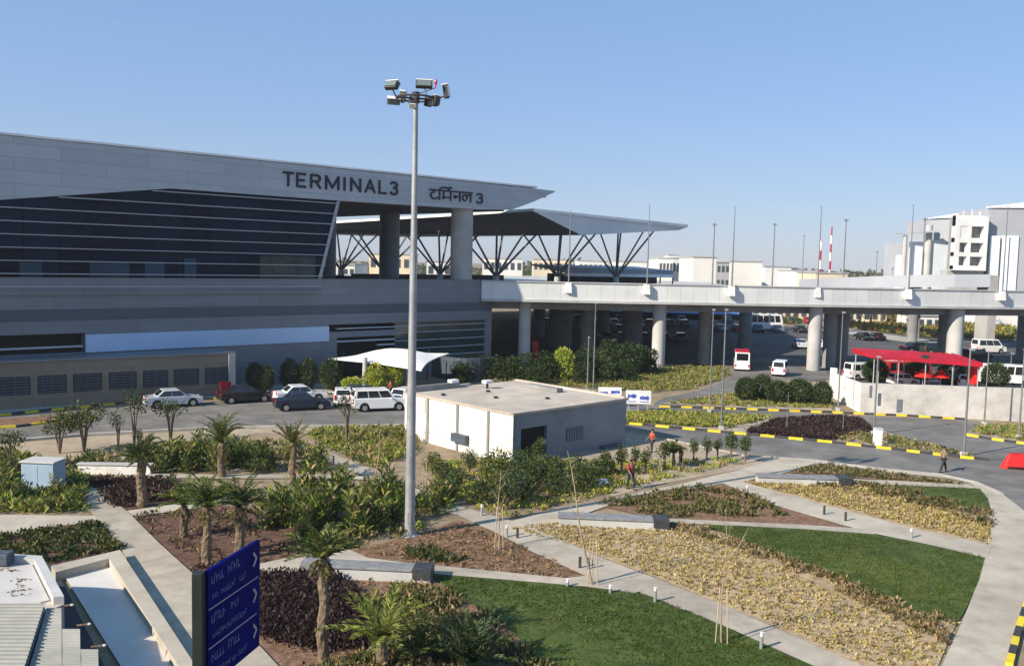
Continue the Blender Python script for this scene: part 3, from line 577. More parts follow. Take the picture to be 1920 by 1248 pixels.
for a, b in ((-60, -14), (-2, 57), (70, 125), (137, 191), (204, 256), (268, 315), (326, 373), (384, 430)):
    t0, _ = At(a, 700); t1, _ = At(b, 700); z1 = zA - 1.15; z0_ = z1 - 1.45
    fr = MB(); abox(fr, t0, t1, .56, .6, z0_, z1); w_ = fr.build('louvre_window', 'louvre_dark', annex)
    sl_ = MB()
    for k in range(6): abox(sl_, t0 + .05, t1 - .05, .50, .56, z0_ + .08 + k * .235, z0_ + .17 + k * .235)
    for k in range(3): abox(sl_, t0 + (t1 - t0) * (k + .5) / 3 - .03, t0 + (t1 - t0) * (k + .5) / 3 + .03, .48, .50, z0_, z1)
    sl_.build('slat', 'podium_dk', w_)
sheet('pavement', [(-500, 811), (-60, 784), (120, 765), (215, 756), (300, 750), (400, 747), (440, 745), (620, 739), (640, 720), (440, 726), (0, 755), (-500, 785)], 'kerb', z=.12)

# low curved wall right of the tent
mb = MB(); cw = [Q(812, 700, 96), Q(840, 700, 93), Q(880, 700, 92), Q(930, 700, 94)]
cw = chaikin([(p.x, p.y) for p in cw], 2)
for a, b in zip(cw[:-1], cw[1:]): mb.bar((a[0], a[1], 1.2), (b[0], b[1], 1.2), .4, 2.4)
tag(mb.build('curved_wall', 'podium_dk', org=(cw[0][0], cw[0][1], 0)), 'low blue grey curved wall between the tent canopy and the bushes', 'wall')

# ------------------------------------------------------------------ elevated road
via = empty('elevated_road', tuple(Vector((20, 106, 0))), 'long white elevated road on round columns crossing behind the garden', 'viaduct')
DEP = [(903, 103.2), (1000, 103.8), (1235, 105.5), (1527, 108), (1790, 112.5), (1920, 115), (2300, 124), (2800, 138)]
front = []
for px, d in DEP: p = Q(px, 540, d); front.append(Vector((p.x, p.y, 0)))
front2 = [Vector((p[0], p[1], 0)) for p in chaikin([(p.x, p.y) for p in front], 2)]
def strip(mb, pts, o0, o1, z0, z1, mi=0):
    nn = []
    for i, p in enumerate(pts):
        t = (pts[min(i + 1, len(pts) - 1)] - pts[max(i - 1, 0)]).normalized(); nn.append(Vector((-t.y, t.x, 0)))
    for i in range(len(pts) - 1):
        a, b = pts[i], pts[i + 1]; na_, nb = nn[i], nn[i + 1]
        q = [a + na_ * o0, b + nb * o0, b + nb * o1, a + na_ * o1]
        mb.hexa([x + Vector((0, 0, z0)) for x in q] + [x + Vector((0, 0, z1)) for x in q], mi)
    return mb
strip(MB(), front2, 0, .35, 8.25, 10.25).build('parapet', 'pale_parapet', via)
strip(MB(), front2, -.12, .45, 10.25, 10.38).build('coping', 'conc', via)
strip(MB(), front2, -.15, .8, 7.95, 8.25).build('edge_beam', 'conc', via)
strip(MB(), front2, .35, 13, 8.3, 9.1).build('deck', 'conc_dark', via)
strip(MB(), front2, 2.2, 11.2, 7.0, 8.3).build('girder', 'conc_dark', via)
strip(MB(), front2[20:], 12.7, 13, 9.1, 10.1).build('rear_parapet', 'conc', via)
for px, py, d, r_ in ((983, 675, 106.2, .72), (1235, 693, 107.8, .80), (1527, 703, 109.8, .82), (1790, 672, 114.3, .98)):
    p = Q(px, 640, d); MB().tube([(p.x, p.y, 0), (p.x, p.y, 7.9)], r_, 28).build('column', 'conc', via, smooth=True)
for px, d, r_ in ((1100, 116, .85), (1050, 132, 1.75), (1185, 128, 1.5), (1320, 114.5, .8), (1396, 134, .95), (1556, 113, .85), (1577, 117, .9), (1771, 121, .9), (1920, 130, 1), (1010, 150, 1), (1130, 150, 1)):
    p = Q(px, 640, d); MB().tube([(p.x, p.y, 0), (p.x, p.y, 8.3)], r_, 24).build('column', 'conc_dark', via, smooth=True)  # rear columns coloured darker to paint the shade behind the deck
# forecourt slab behind the road, level with it
fc = [F(.1, 1.3, 0), Q(1000, 540, 116.8), Q(1180, 540, 118), Q(1330, 540, 119.5), Q(1420, 540, 140), Q(1330, 540, 200), Q(1000, 540, 235), F(-40, 95, 0), F(-40, 30, 0), F(-3, 30, 0)]
fc[0] = F(.1, 1.3, 0); p_ = front2[0]; fcp = [(q.x, q.y) for q in fc]
MB().prism(fcp, 8.32, 9.05).build('forecourt', 'conc', via)
# lamp posts standing on the parapet
lps = [(1066, 1058, 395, 545), (1213, 1207, 385, 543), (1372, 1368, 388, 545), (1533, 1537, 387, 545), (1704, 1708, 384, 548), (1880, 1886, 386, 553)]
lamp = None
for i, (pb, ptp, y0, y1) in enumerate(lps):
    d0 = ray(pb, 540)
    # intersection with front line
    best = min(front2, key=lambda q: abs(q.x / q.y - d0.x / d0.y)); k = front2.index(best)
    p = Q(pb, 540, best.y - .25); br_ = MB()
    br_.hexa([Vector((p.x - .38, p.y - .28, 9.1)), Vector((p.x + .38, p.y - .28, 9.1)), Vector((p.x + .38, p.y + .25, 9.1)), Vector((p.x - .38, p.y + .25, 9.1)), Vector((p.x - .28, p.y - .28, 10.3)), Vector((p.x + .28, p.y - .28, 10.3)), Vector((p.x + .38, p.y + .25, 10.3)), Vector((p.x - .38, p.y + .25, 10.3))])
    br_.build('lamp_bracket', 'white', via)
    ordn = ['first', 'second', 'third', 'fourth', 'fifth', 'last'][i]
    lp = empty('street_lamp', (p.x, p.y, 10.3), f'thin lamp post on the elevated road parapet, {ordn} counting from the terminal', 'street lamp', 'lamp posts on the elevated road')
    zt_ = top_z(ptp, y0, p.y)
    MB().tube([(p.x, p.y, 10.3), (p.x, p.y, zt_)], [.10, .04], 8).build('pole', 'pole_grey', lp, smooth=True)
    MB().box((p.x, p.y + .25, zt_), (.1, .5, .06)).build('lamp_head', 'pole_grey', lp)

# ------------------------------------------------------------------ departures canopy
can = empty('forecourt_canopy', tuple(F(10, 20, 9.05)), 'broad grey flat canopy with upturned edges on V shaped steel trees behind the terminal', 'canopy')
Ap = Q(1000, 396, 112.6); u2 = u; v2 = v
def K(a, b, z): p = Vector((Ap.x, Ap.y, 0)) + u2 * a + v2 * b; return Vector((p.x, p.y, z))
def kab(px, py, z):
    p = P(px, py, z) - Vector((Ap.x, Ap.y, 0)); return p.dot(u2), p.dot(v2)
zA_, zB_, zD_ = Ap.z, 18.5, 18.3
aB = kab(1288, 424, 18.5)[0]; aB = 33
aF, bF = kab(1090, 441, 16.7)
print('CANOPY', aF, bF, Ap)
Bc = P(1290, 426, 18.45); bb = Bc - Vector((Ap.x, Ap.y, 0)); aB, bB = bb.dot(u2), bb.dot(v2); print('B', aB, bB)
LD = 75
o_A, o_B, o_D, o_E = K(0, 0, zA_), K(aB, bB, zB_), K(0, LD, 18.0), K(aB, LD, 18.0)
abv = (o_B - o_A); abv.z = 0; abv.normalize(); abn = Vector((-abv.y, abv.x, 0)); rF = ray(1090, 441); oo = o_A + abn * .6; tF = (oo - CP).dot(abn) / rF.dot(abn); i_A = CP + rF * tF
i_B, i_D, i_E = o_B + abn * .6 - abv * 1.5 - Vector((0, 0, .55)), K(2, LD - 3, 17.0), K(aB - 3, LD - 3, 17.3); print('iA', i_A)
t_A, t_B, t_D, t_E = [q + Vector((0, 0, .35)) for q in (o_A, o_B, o_D, o_E)]
mb = MB(); vs = [o_A, o_B, o_E, o_D, i_A, i_B, i_E, i_D, t_A, t_B, t_E, t_D]
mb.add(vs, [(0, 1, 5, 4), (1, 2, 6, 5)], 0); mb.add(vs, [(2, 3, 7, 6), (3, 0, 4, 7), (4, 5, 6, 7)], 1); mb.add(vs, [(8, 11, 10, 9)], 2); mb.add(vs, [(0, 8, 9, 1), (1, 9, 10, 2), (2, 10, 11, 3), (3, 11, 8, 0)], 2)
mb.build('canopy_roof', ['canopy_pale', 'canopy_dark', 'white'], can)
rows = []
for bpx, pyy in ((930, 523), (1045, 523), (1155, 523)):
    rows.append(bpx)
def vtree(a, b):
    base = K(a, b, 9.0); tr = MB(); tr.tube([base, base + Vector((0, 0, 1.6))], [.55, .42], 12); ped = tr.build('pedestal', 'conc', can, smooth=True)
    hub = base + Vector((0, 0, 1.5)); mb = MB()
    for da, db in ((-6.2, -2), (-2.6, -3), (2.6, -3), (6.2, -2), (-4.2, 3.6), (4.2, 3.6)):
        tp = K(a + da, b + db, 16.75 + .035 * (a + da)); mb.tube([hub, tp], [.17, .13], 6)
    mb.build('strut', 'strut_grey', can)
for bpx, b in ((930, 9.5), (1045, 9.5), (1155, 9.5)):
    d = ray(bpx, 523); # solve a for which K(a,b) projects at bpx
    kx_ = d.x / d.y; o = K(0, b, 0); a = (kx_ * o.y - o.x) / (u2.x - kx_ * u2.y); vtree(a, b)
for bpx, b in ((825, 23), (720, 36), (640, 49)):
    kx_ = ray(bpx, 520).x / ray(bpx, 520).y; o = K(0, b, 0); a = (kx_ * o.y - o.x) / (u2.x - kx_ * u2.y)
    vtree(a, b)
# kerbside wall, glazing and things on the forecourt
fp = empty('forecourt_barrier', tuple(K(0, 40, 9.05)), 'dark railing wall along the forecourt under the canopy', 'railing')
mb = MB(); mb.bar(K(-12, 2.0, 9.6), K(-12, 60, 9.6), .3, 1.1); mb.bar(K(-2, 40, 9.6), K(30, 40, 9.6), .3, 1.1); mb.build('rail_panel', 'dark', fp)
mb = MB()
for k in range(12): mb.bar(K(-12, 2 + k * 5, 9.05), K(-12, 2 + k * 5, 10.3), .12, .12)
mb.build('post', 'brown_steel', fp)
# long low shelter beyond the canopy
sh = empty('long_shelter', tuple(Q(1170, 515, 150)), 'long low grey roofed shelter with white edge on the elevated forecourt', 'shelter')
a = Q(1060, 500, 140); b = Q(1262, 505, 152); dd = (b - a); dd.z = 0; dd.normalize(); nnv = Vector((-dd.y, dd.x, 0))
def shp(p, n, z): q = p + nnv * n; return Vector((q.x, q.y, z))
MB().hexa([shp(a, 0, 11.05), shp(b, 0, 11.05), shp(b, 10, 12.1), shp(a, 10, 12.1), shp(a, 0, 11.95), shp(b, 0, 11.75), shp(b, 10, 12.3), shp(a, 10, 12.3)]).build('roof', 'canopy_grey', sh)
MB().hexa([shp(a, -.1, 10.55), shp(b, -.1, 10.55), shp(b, .4, 10.55), shp(a, .4, 10.55), shp(a, -.1, 11.04), shp(b, -.1, 11.04), shp(b, .4, 11.04), shp(a, .4, 11.04)]).build('fascia', 'white', sh)
MB().hexa([shp(a, 4, 9.05), shp(b, 4, 9.05), shp(b, 5, 9.05), shp(a, 5, 9.05), shp(a, 4, 10.9), shp(b, 4, 10.9), shp(b, 5, 10.9), shp(a, 5, 10.9)]).build('rear_wall', 'dark', sh)
for k in range(9):
    q = a.lerp(b, k / 8); MB().tube([(q.x, q.y, 9.05), (q.x, q.y, 10.6)], .12, 8).build('post', 'brown_steel', sh)

# ------------------------------------------------------------------ curved flyover ramp at the right
ramp = empty('flyover_ramp', tuple(Q(1700, 530, 150)), 'grey curved flyover ramp rising behind the elevated road at the right', 'ramp')
rp = [(1500, 190, 10.3), (1560, 176, 10.9), (1640, 163, 11.5), (1720, 154, 11.95), (1790, 149, 12.2), (1858, 147, 12.35)]
rpts = chaikin([(Q(px, 520, d).x, Q(px, 520, d).y, z) for px, d, z in rp][:], 0)
rpts = [Vector(q) for q in rpts]
mb = MB(); dk = MB()
for a, b in zip(rpts[:-1], rpts[1:]):
    off = Vector((0, .4, 0))
    mb.hexa([Vector((a.x, a.y, a.z - 2.1)), Vector((b.x, b.y, b.z - 2.1)), Vector((b.x, b.y + .4, b.z - 2.1)), Vector((a.x, a.y + .4, a.z - 2.1)), a, b, b + off, a + off])
    dk.hexa([Vector((a.x, a.y + .4, a.z - 2.1)), Vector((b.x, b.y + .4, b.z - 2.1)), Vector((b.x + 4, b.y + 9, b.z - 2.1)), Vector((a.x + 4, a.y + 9, a.z - 2.1)), Vector((a.x, a.y + .4, a.z - 1.2)), Vector((b.x, b.y + .4, b.z - 1.2)), Vector((b.x + 4, b.y + 9, b.z - 1.2)), Vector((a.x + 4, a.y + 9, a.z - 1.2))])
mb.build('parapet', 'shaded_grey', ramp); dk.build('deck', 'conc_dark', ramp)  # ramp parapet coloured dark and cool to paint its shaded side
for a in rpts[1::2]: MB().tube([(a.x + 1.5, a.y + 4, 0), (a.x + 1.5, a.y + 4, a.z - 2.1)], .9, 20).build('column', 'conc_dark', ramp, smooth=True)
a = rpts[-1]; MB().box((a.x + .6, a.y + 2, 6), (1.4, 4, 12.4)).build('end_pier', 'render_grey', ramp)
# ------------------------------------------------------------------ hotel blocks under construction, right
hot = empty('unfinished_tower_block', tuple(Vector((Q(1800, 520, 240).x, 240, 0))), 'grey unfinished concrete block with pale glazing strips and a white window tower', 'building')
def hb(px0, px1, py0, d0, d1, z1b, name, m, zl=0, depth=14, parent=None, py1=None):
    a = Q(px0, py0, d0); b = Q(px1, py1 if py1 else py0, d1)
    mb = MB(); mb.hexa([Vector((a.x, a.y, zl)), Vector((b.x, b.y, zl)), Vector((b.x, b.y + depth, zl)), Vector((a.x, a.y + depth, zl)), a, b, b + Vector((0, depth, 0)), a + Vector((0, depth, 0))])
    return mb.build(name, m, parent or hot)
hb(1742, 1797, 412, 252, 246, 0, 'wall', 'shaded_grey', py1=403); hb(1740, 1797, 409, 251.5, 245.5, 0, 'coping', 'white', zl=top_z(1770, 409, 249), depth=1, py1=400)
hb(1797, 1856, 403, 246, 244, 0, 'wall', 'shaded_grey', py1=404, depth=13)
hb(1856, 2040, 391, 243, 238, 0, 'wall', 'shaded_grey', py1=372, depth=20); hb(1853, 2040, 387, 242.6, 237.6, 0, 'coping', 'white', zl=top_z(1900, 389, 240), depth=1, py1=367)
hb(1703, 1742, 454, 255, 253, 0, 'wall', 'shaded_grey', depth=16)
for a, b, y in ((1683, 1694, 478), (1708, 1733, 453), (1751, 1779, 450)): hb(a, b, y, 250 - (a - 1683) * .03, 250 - (a - 1683) * .03, 0, 'glazing', 'pale_glass', depth=1)
for a, b in ((1858, 1876), (1881, 1893), (1896, 1911)): hb(a, b, 442, 241.2, 241, 0, 'glazing', 'pale_glass', depth=1)
for a, b in ((1738, 1749), ): 
    p = Q(a + 5, 422, 248); MB().tube([(p.x, p.y, 0), p], .9, 14).build('duct', 'conc', hot, smooth=True)
p0 = Q(1678, 437, 248); p1 = Q(1758, 434, 246); MB().bar(p0, p1, 2.5, .5).build('beam', 'shaded_grey', hot)
p = Q(1698, 441, 247.5); MB().tube([(p.x, p.y, 0), p], .55, 12).build('column', 'conc', hot, smooth=True)
# white window tower: frame of piers and slabs with open bays
def zz(y, d=240): return top_z(1820, y, d)
ta_, tb = Q(1790, 450, 240), Q(1852, 450, 240); X0, X1 = ta_.x, tb.x; dx = X1 - X0
tw = MB()
for y0, y1 in ((404, 424), (446, 455), (473, 481), (498, 507)): tw.box(((X0 + X1) / 2, 241, (zz(y0) + zz(y1)) / 2), (dx, 2, zz(y0) - zz(y1)))
for f0, f1 in ((0, .16), (.40, .50), (.88, 1)): tw.box((X0 + dx * (f0 + f1) / 2, 240.97, (zz(404) + zz(506)) / 2), (dx * (f1 - f0), 1.9, zz(404) - zz(506) - .05))
tw.box((X0 + dx * .28, 241, (zz(424) + zz(446)) / 2), (dx * .25, 1.7, zz(424) - zz(446) + .1))
tw.build('window_tower', 'white', hot); MB().box(((X0 + X1) / 2, 243, (zz(406) + zz(505)) / 2), (dx - .4, 1.5, zz(406) - zz(505))).build('dark_interior', 'conc_dark', hot)
MB().box(((X0 + X1) / 2, 244, zz(507) / 2), (dx + 1, 4, zz(507))).build('podium', 'conc', hot)
for k in range(3): MB().box((X0 + dx * (.25 + .25 * k), 240.5, zz(401)), (.18, .18, 1.6 + k % 2)).build('roof_post', 'white', hot)

# ------------------------------------------------------------------ far buildings
def far_building(px0, px1, py, d, m, label, depth=25, win=None, roof=None, nwin=6, zb=0, floors=2):
    a = Q(px0, py, d); b = Q(px1, py, d); cx_ = (a.x + b.x) / 2; w_ = b.x - a.x; h_ = a.z - zb
    t = empty('far_building', (cx_, d, zb), label, 'building', None)
    MB().box((cx_, d + depth / 2, zb + h_ / 2), (w_, depth, h_)).build('wall', m, t)
    MB().box((cx_, d + depth / 2, zb + h_ + .2), (w_ + .6, depth + .6, .4)).build('roof', roof or 'far_grey', t)
    if win:
        for fl in range(floors):
            for k in range(nwin):
                MB().box((a.x + w_ * (k + .5) / nwin, d - .05, zb + h_ * (fl + .55) / floors), (w_ / nwin * .55, .2, h_ / floors * .42)).build('window', 'far_glass', t)
    return t
far_building(1236, 1262, 484, 330, 'far_white', 'cream low building seen just past the canopy tip on the skyline', win=1, nwin=4)
far_building(1262, 1300, 484, 345, 'far_white', 'white building with a small raised roof block on the skyline', win=1)
far_building(1254, 1272, 478, 350, 'far_white', 'small white roof block above the skyline', depth=12)
far_building(1300, 1344, 482, 300, 'far_white', 'plain tall white block beside the thin grey post on the skyline')
far_building(1344, 1368, 492, 300, 'far_grey', 'grey building with dark windows in the middle of the skyline', win=1, nwin=3, floors=3)
far_building(1370, 1430, 490, 340, 'far_white', 'wide white warehouse in the middle of the skyline', depth=40)
far_building(1434, 1484, 500, 380, 'far_white', 'low white tank like building right of the wide warehouse', depth=30)
far_building(1490, 1532, 508, 320, 'far_white', 'low white shed left of the striped mast', depth=20)
far_building(1530, 1590, 512, 300, 'cream', 'low cream shed behind the striped mast', depth=20)
far_building(1000, 1075, 486, 420, 'cream', 'cream building seen between the steel struts near the canopy middle', win=1, nwin=8)
far_building(1085, 1140, 489, 440, 'far_white', 'white building seen between the last two steel trees', win=1)
far_building(1155, 1230, 490, 400, 'far_white', 'white shed with dark openings under the canopy tip', win=1, nwin=8, floors=1)
far_building(905, 980, 484, 380, 'far_white', 'white building right of the big terminal column', win=1)
far_building(800, 862, 490, 300, 'far_white', 'white building left of the big terminal column', win=1, nwin=4)
far_building(692, 770, 476, 330, 'cream', 'cream building seen between the two dark hall columns', win=1, nwin=5)
far_building(620, 665, 496, 280, 'far_white', 'white building seen behind the slanted glass edge', win=1, nwin=4)
far_building(1588, 1664, 570, 200, 'cream', 'cream two bay building behind the paired columns under the elevated road', depth=14, win=1, nwin=5, floors=1)
far_building(1395, 1530, 574, 215, 'cream', 'low cream building with a white roof edge under the elevated road', depth=14, win=1, nwin=9, floors=1, roof='white')
far_building(1720, 1765, 592, 190, 'far_white', 'small white building with dark doors between the columns', depth=10, win=1, nwin=3, floors=1)
far_building(1836, 1925, 578, 200, 'far_white', 'white walled building under the elevated road at the right edge', depth=16)
# blue roofed shed under the deck
t = empty('blue_roofed_shed', (Q(1250, 580, 210).x, 210, 0), 'long shed with a blue roof glimpsed beneath the elevated road', 'shed')
a = Q(1110, 574, 210); b = Q(1385, 574, 210)
MB().hexa([Vector((a.x, 208, a.z - 1.2)), Vector((b.x, 208, a.z - 1.2)), Vector((b.x, 222, a.z + .6)), Vector((a.x, 222, a.z + .6)), Vector((a.x, 208, a.z - .9)), Vector((b.x, 208, a.z - .9)), Vector((b.x, 222, a.z + .9)), Vector((a.x, 222, a.z + .9))]).build('roof', mat('blue_roof', (.10, .22, .48), (.13, .27, .55), .3, .5), t)
MB().box(((a.x + b.x) / 2, 219, (a.z - 1) / 2), (b.x - a.x, 1, a.z - 1)).build('wall', 'dark', t)
# chimney mast with red and white bands
t = empty('striped_mast', (Q(1560, 500, 330).x, 330, 0), 'tall red and white banded mast on the skyline', 'mast')
p = Q(1560, 425, 330); zt_ = p.z; nb_ = 9
for k in range(nb_): MB().tube([(p.x, 330, zt_ * k / nb_), (p.x, 330, zt_ * (k + 1) / nb_ - .02)], [.5 - .03 * k, .47 - .03 * k], 10).build('band', 'red' if k % 2 == 0 else 'white', t, smooth=True)
MB().tube([(p.x, 330, zt_), (p.x, 330, zt_ + 2)], .08, 6).build('aerial', 'galv', t)
t = empty('striped_mast', (Q(1539, 500, 400).x, 400, 0), 'shorter faint red and white mast left of the tall banded one', 'mast'); p = Q(1540, 452, 400)
for k in range(6): MB().tube([(p.x, 400, p.z * k / 6), (p.x, 400, p.z * (k + 1) / 6 - .02)], .4, 10).build('band', 'red' if k % 2 == 0 else 'white', t, smooth=True)
# high masts far away
hm = [(1340, 418, 535, 170, 'by the wide white skyline block'), (1453, 418, 530, 190, 'between the warehouse and the striped mast'), (1587, 410, 520, 180, 'just right of the striped mast'), (1735, 408, 545, 165, 'in front of the pale glazing of the tower block'), (1645, 470, 520, 260, 'above the start of the ramp'), (1508, 440, 520, 300, 'small and faint left of the striped mast'), (932, 470, 520, 250, 'between the steel struts beside the terminal')]
for px, y0, y1, d, tx in hm:
    p = Q(px, y0, d); t = empty('light_mast', (p.x, d, 0), 'distant thin grey light mast ' + tx, 'light mast')
    MB().tube([(p.x, d, 0), (p.x, d, p.z)], [.2, .1], 8).build('pole', 'pole_grey', t, smooth=True)
    MB().box((p.x, d, p.z - .3), (.8, .6, .25)).build('lamp_head', 'conc_dark', t)
# far tree line
lv = Leaves(); n = 5200
xs = NR.rand(n) * 1500 - 500; ys = 520 + NR.rand(n) * 250; hz = 7 + 5 * np.sin(xs * .05) * np.sin(xs * .013 + 1) + NR.rand(n) * 3
for j in range(5):
    c = np.stack([xs + NR.randn(n) * 3, ys + NR.randn(n) * 3, NR.rand(n) * np.maximum(hz, 3)], 1); d = NR.randn(n, 3); d[:, 2] = np.abs(d[:, 2]) * .5
    lv.add(c, d, 3.2 + 2 * NR.rand(n), 2.2, NR.randint(0, 3, n))
tag(lv.build('tree_line', ['dk2', 'g1', 'olive'], org=(0, 520, 0)), 'far off line of dark green trees along the horizon', 'trees', kind='stuff')
lv = Leaves(); n = 1500; xs = -75 + NR.rand(n) * 95; ys = 250 + NR.rand(n) * 20
for j in range(6):
    c = np.stack([xs, ys, NR.rand(n) * (4.5 + 2.5 * np.sin(xs * .4))], 1); lv.add(c, NR.randn(n, 3), 1.6, 1.1, NR.randint(0, 4, n))
tag(lv.build('tree_line', ['g1', 'g2', 'olive', 'yg'], org=(-60, 250, 0)), 'band of green trees seen through the terminal columns', 'trees', kind='stuff')

# ------------------------------------------------------------------ small white building
Kp = P(963, 776, 3.2); ku = (P(1175, 747, 3.2) - Kp); LK = ku.length; ku.normalize(); kv = Vector((-ku.y, ku.x, 0)); LV = 11.2
Z1 = 3.2
pb = empty('pump_house', (Kp.x, Kp.y, 0), 'small flat roofed white building with a black doorway beside the garden', 'building')
def KB(a, b, z): return Vector((Kp.x, Kp.y, 0)) + ku * a + kv * b + Vector((0, 0, z))
def kbox(mb, a0, a1, b0, b1, z0, z1, mi=0): return mb.hexa([KB(a0, b0, z0), KB(a1, b0, z0), KB(a1, b1, z0), KB(a0, b1, z0), KB(a0, b0, z1), KB(a1, b0, z1), KB(a1, b1, z1), KB(a0, b1, z1)], mi)
def ka(px, py):
    d = ray(px, py); o = Vector((Kp.x, Kp.y, 0)); t = (o - CP).dot(kv) / d.dot(kv); p = CP + d * t - o; return p.dot(ku), p.z
def kb_(px, py):
    d = ray(px, py); o = Vector((Kp.x, Kp.y, 0)); t = (o - CP).dot(ku) / d.dot(ku); p = CP + d * t - o; return p.dot(kv), p.z
da0, dz = ka(977, 804)[0], ka(977, 804)[1]; da1 = ka(1026, 800)[0]
mb = MB(); kbox(mb, .02, da0, 0, .25, 0, Z1 - .1); kbox(mb, da0, da1, 0, .25, dz, Z1 - .1); kbox(mb, da1, LK, 0, .25, 0, Z1 - .1); mb.build('front_wall', 'front_shaded', pb)
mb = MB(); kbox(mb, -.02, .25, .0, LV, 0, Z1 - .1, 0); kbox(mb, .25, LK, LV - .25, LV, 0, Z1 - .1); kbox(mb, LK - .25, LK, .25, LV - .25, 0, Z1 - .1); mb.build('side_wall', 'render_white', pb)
kbox(MB(), -.1, LK + .1, -.1, LV + .1, Z1 - .1, Z1).build('roof', 'roofing', pb)
mb = MB(); kbox(mb, -.12, .12, -.12, LV + .12, Z1, Z1 + .06); kbox(mb, -.12, LK + .12, -.12, .12, Z1, Z1 + .062); kbox(mb, LK - .12, LK + .12, .12, LV + .12, Z1, Z1 + .12); kbox(mb, 1, LK * .55, LV - .15, LV + .13, Z1, Z1 + .16); mb.build('roof_kerb', 'roofing', pb)
kbox(MB(), .3, LK * .42, LV - .5, LV - .2, Z1, Z1 + .4).build('roof_duct', 'conc_dark', pb); kbox(MB(), LK * .80, LK * .86, LV * .42, LV * .72, Z1 + .02, Z1 + .3).build('roof_duct', 'conc_dark', pb)
kbox(MB(), da0 - .05, da1 + .05, .26, 2.2, 0, dz + .1).build('door_opening', 'black', pb)
a0, z0_ = ka(1062, 803); a1, _ = ka(1094, 800); zb_ = .9
fr = MB(); kbox(fr, a0, a1, -.05, 0, zb_, z0_); wf = fr.build('louvre_window', 'podium_dk', pb); sl_ = MB()
for k in range(7): kbox(sl_, a0 + (a1 - a0) * (k + .15) / 7, a0 + (a1 - a0) * (k + .6) / 7, -.09, -.05, zb_, z0_)
sl_.build('slat', 'podium', wf)
a0, z0_ = ka(1124, 826); a1, _ = ka(1160, 822); kbox(MB(), a0, a1, -.5, 0, z0_ - .5, z0_ - .35).build('shelf', 'podium_dk', pb)
for px in (803, 859, 917):
    b_, _ = kb_(px, 770); q = MB(); kbox(q, -.1, -.02, b_ - .1, b_ + .1, .0, Z1 - .12); q.build('downpipe', 'conc_dark', pb)
b_, z_ = kb_(866, 820); q = MB(); kbox(q, -.35, -.02, b_ - .75, b_ + .75, z_ - .3, z_ + .25); q.build('vent_box', 'podium_dk', pb)
b_, z_ = kb_(795, 745); q = MB(); kbox(q, -.06, -.02, b_ - .25, b_ + .25, z_ - 1, z_ - .1); q.build('junction_box', 'conc', pb)
for (a, b) in ((LK * .38, LV - .3), (LK * .55, LV - 2.0)):
    t = empty('roof_floodlight', tuple(KB(a, b, Z1)), 'small white floodlight at the ' + ('back corner' if a < LK * .5 else 'right rear part') + ' of the white building roof', 'floodlight')
    MB().tube([KB(a, b, Z1), KB(a, b, Z1 + .4)], .09, 8).build('stub', 'dark', t); q = MB(); kbox(q, a - .35, a + .35, b - .25, b + .25, Z1 + .4, Z1 + .62); q.build('lamp_head', 'white', t, bevel=.03)
for k, (a, b) in enumerate(((3.4, 5.4), (6.1, 3.1), (1.2, 8.4), (4.9, 7.9))):
    q = MB(); q.tube([KB(a, b, Z1), KB(a, b, Z1 + .12)], .16, 10); tag(q.build('roof_drain', 'dark', org=tuple(KB(a, b, Z1))), 'small dark drain cap on the flat roof, ' + ['near its centre', 'nearest the doorway edge', 'near the left parapet', 'in its rear half'][k], 'drain')

# ------------------------------------------------------------------ foreground roof and light well, bottom left
zr = 1.9
fr_ = empty('low_roof', tuple(P(60, 1090, zr) * Vector((1, 1, 0)) if False else (P(60, 1090, zr).x, P(60, 1090, zr).y, 0)), 'pale flat roof with ribbed grey cladding at the bottom left corner', 'roof')
def PZ(pl, z): return [(P(x, y, z).x, P(x, y, z).y) for x, y in pl]
tray = [(-220, 1030), (0, 1036), (78, 1041), (120, 1117), (85, 1131), (-220, 1128)]
MB().prism(PZ(tray, zr), 0, zr - .25).build('roof_slab', 'roofing', fr_)
MB().prism(PZ([(-220, 1045), (60, 1047), (92, 1112), (76, 1116), (-220, 1122)], zr), zr - .25, zr - .2).build('roof_floor', 'well_floor', fr_)
mb = MB(); mb.prism(PZ([(-220, 1030), (0, 1036), (78, 1041), (64, 1047), (0, 1043), (-220, 1040)], zr), zr - .25, zr); mb.prism(PZ([(78, 1041), (120, 1117), (100, 1119), (64, 1047)], zr), zr - .25, zr + .003); mb.build('parapet', 'conc', fr_)
def ribbed(name, Lf, Rt, z, n, m, lift=.05):
    """ribbed metal sheet between a left and a right edge (pixel polylines)"""
    mb = MB(); A = [P(x, y, z) for x, y in Lf]; B = [P(x, y, z) for x, y in Rt]
    def along(pts, t):
        seg = [(b - a).length for a, b in zip(pts[:-1], pts[1:])]; tt = t * sum(seg)
        for (a, b), s_ in zip(zip(pts[:-1], pts[1:]), seg):
            if tt <= s_ + 1e-6: return a.lerp(b, tt / s_)
            tt -= s_
        return pts[-1]
    rowsv = []
    for i in range(n):
        for f, h in ((0, 0), (.55, 0), (.62, lift), (.93, lift)):
            t = (i + f) / n; a = along(A, t); b = along(B, t); rowsv.append((a + Vector((0, 0, h)), b + Vector((0, 0, h))))
    vs = [p for r_ in rowsv for p in r_]; fs = [(2 * i, 2 * i + 2, 2 * i + 3, 2 * i + 1) for i in range(len(rowsv) - 1)]
    return mb.add(vs, fs).build(name, m, fr_)
M['ribbed'] = mat('ribbed', (.30, .30, .27), (.38, .375, .34), 1.2, .55, metal=.15)
ribbed('ribbed_sheet', [(-220, 1131), (-300, 1330)], [(84, 1131), (20, 1330)], zr - .02, 26, 'ribbed')
